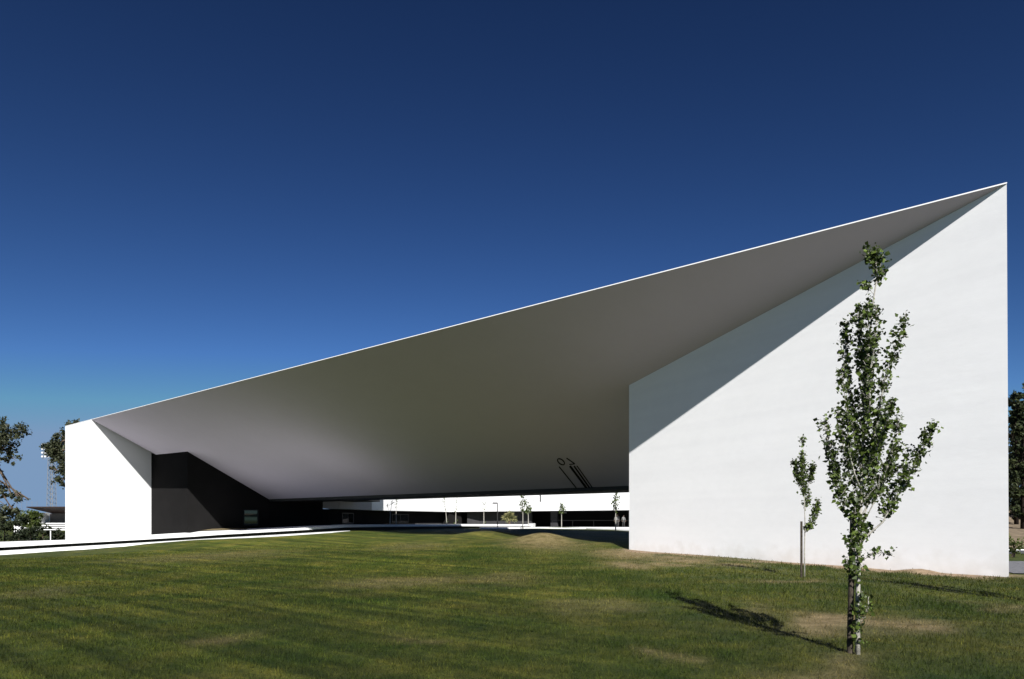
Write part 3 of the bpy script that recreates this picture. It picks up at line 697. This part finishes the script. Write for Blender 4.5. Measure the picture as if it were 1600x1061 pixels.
T2 = at(1257, 905, 19.7); T2.z = g1(T2.x, T2.y)-.01; sc2 = 19.7/F; o2 = (1257, 905)
tr2 = rel([(1257, 906), (1257, 860), (1258, 820), (1257, 790), (1256, 750), (1254, 720), (1255, 700), (1254, 682)], *o2)
limbs2 = [
 lim([(1257, 790), (1256, 760), (1254, 730), (1253, 712)], 0, 70, .16, .008, .15, False, o2),
 lim([(1257, 780), (1250, 760), (1247, 740), (1245, 722)], .04, 40, .13, .012, .3, True, o2),
 lim([(1257, 775), (1264, 755), (1267, 740), (1266, 728)], -.04, 30, .13, .012, .3, True, o2),
 lim([(1257, 835), (1266, 822), (1272, 800), (1274, 785)], -.05, 48, .14, .014, .15, True, o2),
 lim([(1258, 800), (1264, 785), (1268, 770)], .04, 18, .12, .010, .15, True, o2),
 lim([(1258, 830), (1262, 826), (1269, 827)], .02, 12, .08, .008, .15, True, o2),
 lim([(1254, 700), (1254, 690), (1254, 683)], 0, 9, .08, .004, .0, False, o2)]
poplar(T2, sc2, tr2, limbs2, 'smaller young poplar standing close to the big white wall', leaf=.070, r0=.024, seed=9, dens=1.7)
sp2 = Vector((T2.x-.045, T2.y+.10, g1(T2.x, T2.y)))
stake(sp2, 1.62, .034, 'slim stake beside the smaller poplar near the white wall')
# third poplar outside the frame on the right: its shadow crosses the lawn
T3 = Vector((10.9, 12.4, 0)); T3.z = g1(T3.x, T3.y)
poplar(T3, 8.62/F, tr1, limbs1[:14], 'poplar on the lawn to the right whose shadow crosses the grass', leaf=.06, r0=.05, seed=12, dens=1)

# small courtyard poplars
def yard_tree(px, pb, ptop, Y, kind, label, seed, bend=0, leaf=.14):
    b = at(px, pb, Y); b.z = max(g1(b.x, b.y), b.z-.25)-.02; sc = Y/F; hh = pb-ptop
    o = (0, 0); tr = [(0, 0), (0+bend*.1, hh*.3), (bend*.3, hh*.6), (bend*.7, hh*.85), (bend, hh)]
    L = []
    if kind == 'bare':
        L = [dict(p=[(bend*.2, hh*.5), (bend*.2-3, hh*.7), (bend*.2-5, hh*.85)], dy=.05, n=3, sp=.15, r=.02, t0=.7)]
        L.append(dict(p=[(bend*.6, hh*.8), (bend, hh)], dy=0, n=4, sp=.15, r=.01, t0=.3, wood=False))
    elif kind == 'light':
        L = [dict(p=[(bend*.3, hh*.5), (bend, hh)], dy=0, n=8, sp=.25, r=.01, t0=.1, wood=False), dict(p=[(0, hh*.12), (2, hh*.2)], dy=.02, n=2, sp=.15, r=.01, t0=.3)]
    else:
        f_ = .42 if kind == 'full' else .6
        L = [dict(p=[(0, hh*f_), (0, hh*.98)], dy=0, n=30, sp=.45, r=.01, t0=.0, wood=False),
             dict(p=[(0, hh*f_), (3, hh*.7), (4, hh*.86)], dy=.05, n=12, sp=.3, r=.02, t0=.2), dict(p=[(0, hh*f_), (-3, hh*.66), (-3.5, hh*.8)], dy=-.05, n=12, sp=.3, r=.02, t0=.2)]
    return poplar(b, sc, tr, L, label, leaf=leaf, r0=.06, seed=seed, group='thin courtyard trees')
yard_tree(609, 822, 778, 74, 'bare', 'bent bare sapling, leftmost of the thin courtyard trees', 21, 4)
yard_tree(619, 822, 776, 80, 'light', 'straight wispy sapling just right of the bent bare one', 22)
yard_tree(698, 820, 776, 76, 'light', 'pale leaning sapling at the unlit end of the courtyard ledge', 23, -5)
yard_tree(712, 820, 775, 77, 'light', 'thin upright sapling between the leaning one and the lit ledge', 24, 1)
yard_tree(756, 820, 776, 78, 'light', 'thin pale sapling left of the courtyard lamp post', 25)
yard_tree(817, 825, 773, 70, 'full', 'darker bushy young tree right of the yucca', 26)
yard_tree(825.5, 824, 786, 74, 'tuft', 'small pale young tree beside the bushy dark one', 27)
yard_tree(877.5, 823, 784, 76, 'tuft', 'lone small tree with a short tuft in the middle of the courtyard', 28)
yard_tree(962, 829, 768, 62, 'full', 'young tree in front of the people near the big white wall', 29)

# yucca
b = at(796, 821, 79); Yc = empty('yucca_plant', (b.x, b.y, .95), 'round spiky yucca with yellow green leaves in the courtyard', 'plant')
mb = MB(); mb.tube([(b.x, b.y, .8), (b.x, b.y, 1.7)], [.14, .1], 8); mb.build('stem', M_gbark, Yc)
rs = np.random.RandomState(3); V = []; Fs = []; T = []
for hd in ((-.35, 0, 2.0, .75), (.35, .1, 1.9, .75), (0, -.1, 2.3, .8)):
    for k in range(90):
        d = rs.normal(size=3); d[2] = d[2]*.7+.35; d /= np.linalg.norm(d); s = np.cross(d, [0, 0, 1.0]); s /= (np.linalg.norm(s)+1e-6); L = hd[3]*rs.uniform(.7, 1.1)
        c = np.array([b.x+hd[0], b.y+hd[1], hd[2]]); i = len(V); m1 = c+d*L*.55+s*.045; m2 = c+d*L*.55-s*.045; tip = c+d*L-np.array([0, 0, .18*L])
        V += [c, m1, tip, m2]; Fs += [[i, i+1, i+2], [i, i+2, i+3]]; T += [rs.rand()]*4
yo = mesh('leaves', V, Fs, M_yucca, Yc); aa = yo.data.attributes.new('tone', 'FLOAT', 'POINT'); aa.data.foreach_set('value', T)

# courtyard lamp post
b = at(777.3, 824.5, 71); LP = empty('lamp_post', b, 'slim black lamp post with a flat head pointing left', 'lamp post')
zt = HC+(H-787)/F*71
mb = MB(); mb.box((b.x, b.y, (b.z+zt)/2-.1), .09, .09, zt-b.z+.2); mb.build('post', M_frame, LP)
mb = MB(); mb.box((b.x-.25, b.y, zt+.06), .55, .22, .12); h_ = mb.build('lamp_head', M_frame, LP)
mb = MB(); mb.box((b.x-.28, b.y, zt-.006), .4, .16, .012); mb.build('lens', M_grey, h_)

# ------------------------------------------------------------------ people behind the courtyard rail
M_skin = simple('skin', (.24, .16, .12), .6, .1, 10)
M_shirt = simple('pale_shirt', (.19, .185, .18), .8, .08, 8)
M_trous = simple('grey_trousers', (.06, .06, .06), .8, .1, 8)
M_hair = simple('brown_hair', (.03, .02, .015), .6)
def person(x, y, z, h, face, label, stance=.09, arm=.0):
    root = empty('person', (x, y, z), label, 'person', 'people under the courtyard canopy')
    k = h/1.75; me = bpy.data.meshes.new('body')
    J = {}
    vs = []; rad = []; ed = []
    def v(p, r_, par=None):
        vs.append(Vector(p)*k); rad.append(r_*k); i = len(vs)-1
        if par is not None: ed.append((par, i))
        return i
    pel = v((0, 0, .93), .13); wa = v((0, 0, 1.08), .12, pel); ch = v((0, 0, 1.28), .14, wa); nk0 = v((0, .005, 1.45), .07, ch); nk = v((0, 0, 1.52), .052, nk0)
    h1 = v((0, -.01, 1.60), .082, nk); h2 = v((0, 0, 1.68), .088, h1); v((0, .0, 1.735), .05, h2)
    v((0, -.105, 1.615), .016, h1)                                      # nose
    for s in (-1, 1):
        v((s*.088, .0, 1.635), .016, h1)                               # ear
        sh = v((s*.17, 0, 1.41), .062, nk0); el_ = v((s*(.235+arm*.2), .02, 1.13), .044, sh); wr = v((s*(.245+arm*.1), -.06-arm*.2, .90+arm*.1), .028, el_)
        pm = v((s*.25, -.08-arm*.2, .84+arm*.1), .032, wr)
        for f in range(4): t_ = v((s*.25, -.105-arm*.2+f*.02, .79+arm*.1-.004*abs(f-1.5)), .010, pm); v((s*.245, -.11-arm*.2+f*.02, .75+arm*.1), .008, t_)
        v((s*.235, -.13-arm*.2, .81+arm*.1), .010, pm)
        hp = v((s*.09, 0, .86), .098, pel); kn = v((s*(.09+stance*.3), -.01, .49), .062, hp); an = v((s*(.08+stance*.5), .01, .09), .040, kn)
        v((s*(.085+stance*.6), -.16, .035), .033, an)
    me.from_pydata(vs, ed, []); o = bpy.data.objects.new('body', me); COL.objects.link(o); o.parent = root
    sk = o.modifiers.new('skin', 'SKIN'); sk.use_smooth_shade = True
    for i, d_ in enumerate(me.skin_vertices[0].data if me.skin_vertices else []): pass
    if not me.skin_vertices:
        bm = bmesh.new(); bm.from_mesh(me); bm.verts.layers.skin.verify(); bm.to_mesh(me); bm.free()
    for i, sv in enumerate(me.skin_vertices[0].data): sv.radius = (rad[i], rad[i]*(.78 if i in (0, 1, 2) else 1)); sv.use_root = (i == 0)
    o.modifiers.new('sub', 'SUBSURF').levels = 1; o.modifiers['sub'].render_levels = 1
    dg = bpy.context.evaluated_depsgraph_get(); m2 = bpy.data.meshes.new_from_object(o.evaluated_get(dg)); o.modifiers.clear(); o.data = m2; m2.name = 'body'
    m2.materials.clear()
    for m_ in (M_skin, M_shirt, M_trous, M_frame, M_hair): m2.materials.append(m_)
    for p in m2.polygons:
        c = p.center/k
        if c.z < .10: mi = 3
        elif c.z < .98 and abs(c.x) < .19: mi = 2
        elif .98 <= c.z < 1.47 or (abs(c.x) >= .19 and c.z > 1.05): mi = 1
        elif c.z > 1.70 or (c.z > 1.58 and c.y > .03): mi = 4
        else: mi = 0
        p.material_index = mi; p.use_smooth = True
    root.rotation_euler = (0, 0, face)
    return root
ppl = off_line(bp_, .95)
def on_line(px, pts):
    for i in range(len(pts)-1):
        a0 = 800+pts[i][0]/pts[i][1]*F; a1 = 800+pts[i+1][0]/pts[i+1][1]*F
        if a0 <= px <= a1:
            t = (px-a0)/(a1-a0); return (pts[i][0]+(pts[i+1][0]-pts[i][0])*t, pts[i][1]+(pts[i+1][1]-pts[i][1])*t)
PZ = .74
fl = clip_line(off_line(bp_, .1), 840, 1090)
fb = off_line(fl, 4.3)
mb = MB()
for i in range(len(fl)-1): mb.add([(*fl[i], .3), (*fl[i+1], .3), (*fb[i+1], .3), (*fb[i], .3), (*fl[i], PZ), (*fl[i+1], PZ), (*fb[i+1], PZ), (*fb[i], PZ)], [[3, 2, 1, 0], [4, 5, 6, 7], [0, 1, 5, 4], [2, 3, 7, 6]])
mb.build('floor_slab', M_clad2, RB)
for px, h_, off, lab in ((964.6, 1.72, 0, 'person in a grey shirt, left of the pair behind the rail'), (967.3, 1.78, .35, 'person in a grey shirt, right of the pair behind the rail'), (975.6, 1.70, 0, 'person in a grey shirt standing alone next to the white wall')):
    q = on_line(px, ppl); person(q[0], q[1]+off, PZ, h_, rnd.uniform(-.4, .4), lab)

# ------------------------------------------------------------------ trees and things in the distance
def crown(root, blobs, n, leaf, m, name='crown', seed=1, shell=.75):
    rs = np.random.RandomState(seed); pts = []; tone = []
    tot = sum(b[3]*b[4]*b[5] for b in blobs)
    for cx, cy, cz, rx, ry, rz in blobs:
        k = int(n*(rx*ry*rz)**.8/sum((b[3]*b[4]*b[5])**.8 for b in blobs))
        ncl = max(6, k//28)
        cd = rs.normal(size=(ncl, 3)); cd /= np.linalg.norm(cd, axis=1)[:, None]; cr = rs.rand(ncl)**(1-shell*.7)
        cc = cd*cr[:, None]; csz = rs.uniform(.12, .26, ncl)
        w = rs.randint(0, ncl, k); p = cc[w]+rs.normal(size=(k, 3))*csz[w][:, None]*.6
        pts.append(p*np.array([rx, ry, rz])+np.array([cx, cy, cz])); tone.append(np.clip(rs.rand(ncl)[w]*.6+rs.rand(k)*.4, 0, 1))
    return leaves_mesh(name, np.concatenate(pts), leaf, m, root, kind='clump', tone=np.concatenate(tone), rs=rs)
def big_tree(name, label, base, trunk_pts, blobs, n, leaf, m, bark, r0, seed, group, cat='tree'):
    root = empty(name, base, label, cat, group)
    mb = MB(); k = len(trunk_pts); mb.tube(trunk_pts, [r0*(1-.6*i/(k-1)) for i in range(k)], 8); mb.build('trunk', bark, root, True)
    top = Vector(trunk_pts[-1]); lb = MB(); rr = random.Random(seed)
    for b_ in blobs:
        st = interp([Vector(p) for p in trunk_pts], rr.uniform(.45, .95)); c = Vector(b_[:3]); md = st.lerp(c, .5)+Vector((rr.gauss(0, .3), rr.gauss(0, .3), rr.gauss(0, .3)))
        lb.tube([st, md, c], [r0*.35, r0*.22, r0*.1], 5)
        for j in range(4):
            e_ = c+Vector((rr.gauss(0, b_[3]*.5), rr.gauss(0, b_[4]*.5), rr.gauss(0, b_[5]*.5))); lb.tube([c.lerp(md, .3), e_], [r0*.1, r0*.04], 4)
    lb.build('branches', bark, root, True)
    crown(root, blobs, n, leaf, m, seed=seed)
    return root
def bl_(px, py, Y, rx, rz, ry=None, dY=0):
    c = at(px, py, Y+dY); s = Y/F; return (c.x, c.y, c.z, rx*s, (ry or rx)*s, rz*s)
# large gum at the left edge
Y = 72
big_tree('gum_tree', 'large open gum tree cut by the left edge of the photo', Vector(at(-60, 845, Y)), [at(-60, 850, Y), at(-58, 800, Y), at(-48, 750, Y), at(-35, 700, Y), at(-20, 660, Y)],
  [bl_(22, 672, Y, 24, 20), bl_(-8, 668, Y, 22, 20, dY=2), bl_(8, 700, Y, 22, 17), bl_(18, 716, Y, 13, 10), bl_(-25, 700, Y, 26, 30, dY=-2), bl_(-50, 650, Y, 30, 26), bl_(-70, 700, Y, 34, 34, dY=3),
   bl_(0, 762, Y, 16, 12), bl_(20, 775, Y, 14, 9), bl_(30, 781, Y, 9, 5), bl_(-20, 770, Y, 22, 18, dY=2), bl_(2, 800, Y, 24, 14), bl_(22, 800, Y, 12, 10), bl_(44, 779, Y, 3, 2), bl_(-6, 742, Y, 8, 6)], 9000, .30, M_euc, M_gbark, .45, 31, 'gum trees behind the building')
Y = 88
big_tree('gum_tree', 'gum tree half hidden behind the left end of the building', Vector(at(122, 843, Y)), [at(122, 850, Y), at(118, 800, Y), at(116, 750, Y), at(112, 700, Y), at(112, 672, Y)],
  [bl_(84, 702, Y, 18, 14), bl_(97, 698, Y, 17, 20), bl_(76, 697, Y, 9, 9), bl_(98, 679, Y, 9, 8), bl_(110, 672, Y, 10, 12), bl_(118, 664, Y, 7, 8), bl_(96, 733, Y, 12, 8), bl_(80, 732, Y, 6, 4), bl_(95, 752, Y, 11, 11), bl_(115, 720, Y, 20, 30), bl_(90, 715, Y, 14, 8)], 6500, .30, M_euc, M_gbark, .4, 33, 'gum trees behind the building')
def bush(px, py, Y, rx, rz, label, m=None, n=1500, leaf=.22, seed=1, name='shrub', group='shrubs left of the building'):
    c = at(px, py, Y); gzz = g1(c.x, c.y); root = empty(name, (c.x, c.y, gzz), label, 'shrub', group); s = Y/F
    mb = MB(); mb.tube([(c.x, c.y, gzz-.1), (c.x+.1, c.y, (gzz+c.z)/2+.1), (c.x, c.y, c.z)], [.08, .06, .03], 6); mb.build('stem', M_gbark, root)
    rr = random.Random(seed); bl = []
    for k in range(7): bl.append((c.x+rr.uniform(-.6, .6)*rx*s, c.y+rr.uniform(-1, 1), c.z+rr.uniform(-.5, .55)*rz*s, rx*s*rr.uniform(.4, .6), 1.0, rz*s*rr.uniform(.4, .7)))
    bl.append((c.x, c.y, gzz+.3, rx*s*.9, 1, max(.4, (c.z-gzz)*.5)))
    crown(root, bl, n, leaf, m or M_shrub, 'leaves', seed, .4); return root
k = 0
for px, py, Yb, rx, rz, lab, m in ((6, 822, 76, 20, 16, 'dark shrub at the very left edge behind the path', None), (28, 834, 74, 18, 12, 'low dark shrub second from the left edge', None), (47, 834, 73, 17, 13, 'dark shrub below the yellow green tree', None),
    (66, 830, 76, 16, 12, 'dark shrub in front of the grandstand end', None), (90, 834, 78, 16, 14, 'dark shrub touching the left end of the white wall', None), (-25, 822, 72, 26, 22, 'big dark shrub outside the left edge', None),
    (30, 812, 98, 16, 14, 'tall dark shrub behind the low hedge', None)):
    bush(px, py, Yb, rx, rz, lab, m, 1500, .2, 50+k); k += 1
c = at(52, 812, 130)
big_tree('broadleaf_tree', 'rounded yellow green tree beside the grandstand', Vector((c.x, c.y, -.6)), [(c.x, c.y, -.8), (c.x, c.y, 1), (c.x, c.y, 2.5)], [bl_(50, 806, 130, 12, 9), bl_(57, 813, 130, 9, 10), bl_(44, 816, 130, 10, 10), bl_(34, 806, 130, 8, 10)], 3000, .35, M_green, M_gbark, .2, 71, None)
# grandstand
G = 150.0
GS = empty('grandstand', at(75, 830, G), 'small grandstand with a dark red roof and white stepped seats', 'grandstand')
M_redroof = simple('red_brown_roof', (.022, .009, .006), .7, .2, 2); M_gwall = simple('grey_concrete', (.16, .145, .14), .8, .12, 1.5)
z = lambda y: HC+(H-y)/F*G
X = lambda x: (x-800)/F*G
mb = MB(); x0, x1 = X(57.5), X(140)
mb.add([(x0, G-3.2, z(793.5)), (x1, G-3.2, z(793.5)), (x1+.2, G+3.5, z(802)), (x0+1.0, G+3.5, z(802)), (x0, G-3.2, z(792)), (x1, G-3.2, z(792)), (x1, G+3.5, z(800.5)), (x0+1, G+3.5, z(800.5))],
       [[3, 2, 1, 0], [4, 5, 6, 7], [0, 1, 5, 4], [1, 2, 6, 5], [2, 3, 7, 6], [3, 0, 4, 7]])
mb.build('roof', M_redroof, GS)
mb = MB(); mb.box(((X(62)+x1)/2, G+3.4, (z(802)+z(836))/2), x1-X(62), .3, z(802)-z(836)); mb.build('back_wall', M_gwall, GS)
mb = MB(); mb.box((X(60), G+.2, (z(801)+z(818))/2), .3, 6.4, z(801)-z(818)); mb.build('side_wall', M_white_clean, GS, label='white end wall')
for i in range(4):
    mb = MB(); yy = 816+i*3.4; mb.box(((X(64-i*1.6)+x1)/2, G+2-i*1.0, z(yy+1.7)), x1-X(64-i*1.6), .9, 3.0/F*G*.62); mb.build('seat_row', M_white_clean, GS)
    
# floodlight mast
Gm = 200.0
mz = lambda y: HC+(H-y)/F*Gm
mx_ = lambda x: (x-800)/F*Gm
FM = empty('floodlight_mast', (mx_(80.5), Gm, -.5), 'tall steel lattice floodlight mast beside the gum tree', 'floodlight mast')
mb = MB(); zt = mz(718); corners = []
for sx_, sy_ in ((-1, -1), (1, -1), (1, 1), (-1, 1)):
    b0 = Vector((mx_(80.5)+sx_*.95, Gm+sy_*.95, -.5)); t0 = Vector((mx_(80.5)+sx_*.62, Gm+sy_*.62, zt)); corners.append((b0, t0)); mb.bar(b0, t0, .13, .13)
for k in range(14):
    for c_ in range(4):
        p0, p1 = corners[c_]; q0, q1 = corners[(c_+1) % 4]; a0, a1 = k/14, (k+1)/14
        mb.bar(p0.lerp(p1, a0), q0.lerp(q1, a1), .06, .06); mb.bar(p0.lerp(p1, a1), q0.lerp(q1, a1), .06, .06)
mb.build('lattice_tower', M_steel, FM)
mb = MB()
for r_ in range(5): mb.bar((mx_(66), Gm, mz(693+r_*6)), (mx_(93), Gm, mz(693+r_*6)), .1, .1)
for c_ in range(4): mb.bar((mx_(67+c_*8.3), Gm, mz(717)), (mx_(67+c_*8.3), Gm, mz(692)), .1, .1)
fr = mb.build('lamp_rack', M_steel, FM)
for r_ in range(4):
    for c_ in range(6):
        mb = MB(); mb.box((mx_(67.5+c_*4.7), Gm-.3, mz(695.5+r_*6)), .55, .35, .5); mb.build('floodlight', M_grey, fr)
# ball net fence
NF = empty('net_fence', (mx_(40), 190, 0), 'faint tall net fence on thin poles left of the grandstand', 'fence')
mb = MB()
for x_ in (26, 34, 42, 50, 58): mb.bar(((x_-800)/F*190, 190, -.5), ((x_-800)/F*190, 190, HC+(H-783)/F*190), .045, .045)
mb.build('poles', M_steel, NF)
mb = MB()
for y_ in (785, 788.5, 792, 796, 800, 804): mb.bar(((26-800)/F*190, 190, HC+(H-y_)/F*190), ((58-800)/F*190, 190, HC+(H-y_)/F*190), .018, .018)
mb.build('net', M_steel, NF)
# white T shaped lamp among the shrubs
b = at(79, 845, 70); TL = empty('garden_lamp', b, 'low white garden lamp with a flat wide top in front of the shrubs', 'lamp')
zt = HC+(H-828)/F*70
mb = MB(); mb.tube([(b.x, b.y, b.z-.3), (b.x, b.y, zt)], .045, 8); mb.build('post', M_white_clean, TL)
mb = MB(); mb.box((b.x, b.y, zt+.03), 1.2, .35, .07); mb.build('lamp_top', M_white_clean, TL)
# white garden wall seen through the shrubs
b = at(32, 826, 92); GW = MB()
GW.add([(b.x-.9, b.y, 0), (b.x+.7, b.y, 0), (b.x+.7, b.y+.3, 0), (b.x-.9, b.y+.3, 0), (b.x-.9, b.y, b.z+.45), (b.x+.7, b.y, b.z+.1), (b.x+.7, b.y+.3, b.z+.1), (b.x-.9, b.y+.3, b.z+.45)], [[3, 2, 1, 0], [4, 5, 6, 7], [0, 1, 5, 4], [1, 2, 6, 5], [2, 3, 7, 6], [3, 0, 4, 7]])
tag(GW.build('garden_wall', M_white_clean), 'short white garden wall showing through the shrubs', 'wall')

# right edge: gravel drive, kerb, dry bank and pines
M_gravel = simple('grey_gravel', (.10, .10, .108), .9, .3, 9, .15, .6, bscale=30)
rp_ = [(15.2, 20.7), (30, 20.3), (60, 22), (60, 29), (18.0, 27.2)]
rp2 = [(24, 34.2), (60, 32.5), (60, 37), (25, 37.8)]
M_bank = simple('dry_bank_soil', (.16, .125, .085), .95, .35, 2, .1, .5)
def sheet(poly, dz, name, m, nsub=14):
    bm = bmesh.new(); f = bm.faces.new([bm.verts.new((p[0], p[1], 0)) for p in poly]); bmesh.ops.triangulate(bm, faces=[f])
    bmesh.ops.subdivide_edges(bm, edges=bm.edges[:], cuts=nsub, use_grid_fill=True); 
    for v in bm.verts: v.co.z = g1(v.co.x, v.co.y)+dz
    me = bpy.data.meshes.new(name); bm.to_mesh(me); bm.free(); me.materials.append(m); o = bpy.data.objects.new(name, me); COL.objects.link(o); tag(o, kind='structure'); return o
sheet(rp_, .03, 'gravel_drive', M_gravel)
sheet(rp2, .03, 'road', simple('asphalt', (.07, .07, .075), .9, .15, 3, .15, .4))
mb = MB(); mb.add([(23, 37.5, -.2), (70, 36, -.2), (70, 36.3, -.2), (23, 37.8, -.2), (23, 37.5, .10), (70, 36, .10), (70, 36.3, .10), (23, 37.8, .10)], [[3, 2, 1, 0], [4, 5, 6, 7], [0, 1, 5, 4], [1, 2, 6, 5], [2, 3, 7, 6], [3, 0, 4, 7]])
tag(mb.build('verge_kerb', M_pave), kind='structure')
bx_, by_ = np.meshgrid(np.linspace(30, 130, 50), np.linspace(42, 78, 30)); bz = .05+np.clip((by_-42)/26, 0, 1)**1.2*2.6+vnoise(bx_, by_, 3, 4)*.35-.35*(by_ < 43)
ii = np.arange(50*30).reshape(30, 50); q_ = np.stack([ii[:-1, :-1], ii[:-1, 1:], ii[1:, 1:], ii[1:, :-1]], -1).reshape(-1, 4)
tag(np_mesh('dry_bank', np.stack([bx_, by_, bz], -1).reshape(-1, 3), q_, M_bank), kind='structure')
pl_ = ((1588, 56, 618, .17, 'pine close against the right end of the building'), (1598, 52, 628, .16, 'pine second from the white wall on the right edge'), (1612, 60, 612, .2, 'tall pine just past the right edge of the photo'), (1583, 66, 640, .16, 'pine behind the one closest to the building end'), (1606, 68, 600, .2, 'pine deeper in the row at the right edge'))
for i, (px, Yp, top, r_, lab) in enumerate(pl_):
    zb = .05+max(0, (Yp-42)/26)**1.2*2.6; b = Vector(((px-800)/F*Yp, Yp, zb)); rr = random.Random(90+i)
    bls = []
    yb = 800
    for j in range(13):
        y_ = top+(yb-top)*(j/12); w_ = 8+7*min(1, j/4); bls.append(bl_(px+rr.uniform(-7, 7), y_, Yp, w_*rr.uniform(.7, 1.1), 9*rr.uniform(.8, 1.2), 12))
    big_tree('pine_tree', lab, b, [(b.x, b.y, zb-.2), tuple(at(px+1, 750, Yp)), tuple(at(px, 680, Yp)), tuple(at(px, top+12, Yp))], bls, 3600, .27, M_pine, M_dbark, r_, 90+i, 'dark pines at the right edge')
bush(1582, 850, 31, 3.6, 14, 'narrow shrub with reddish and green leaves at the building corner', M_green, 500, .12, 77, group='shrub at the right corner')
# strip of turf and gravel at the foot of the black wall
g_ = [at(300, 830.2, 67), at(386, 827.2, 69), at(386, 825.5, 73), at(330, 824.5, 71), at(296, 827, 67.9)]
gs = mesh('gravel_strip', [v+Vector((0, 0, .05)) for v in g_], [[0, 1, 2, 3, 4]], M_lawn); tag(gs, kind='structure')
for nm in ('dry', 'lush', 'soil', 'pale'): gs.data.attributes.new(nm, 'FLOAT', 'POINT').data.foreach_set('value', [.5]*5)
print('objects', len(bpy.data.objects))
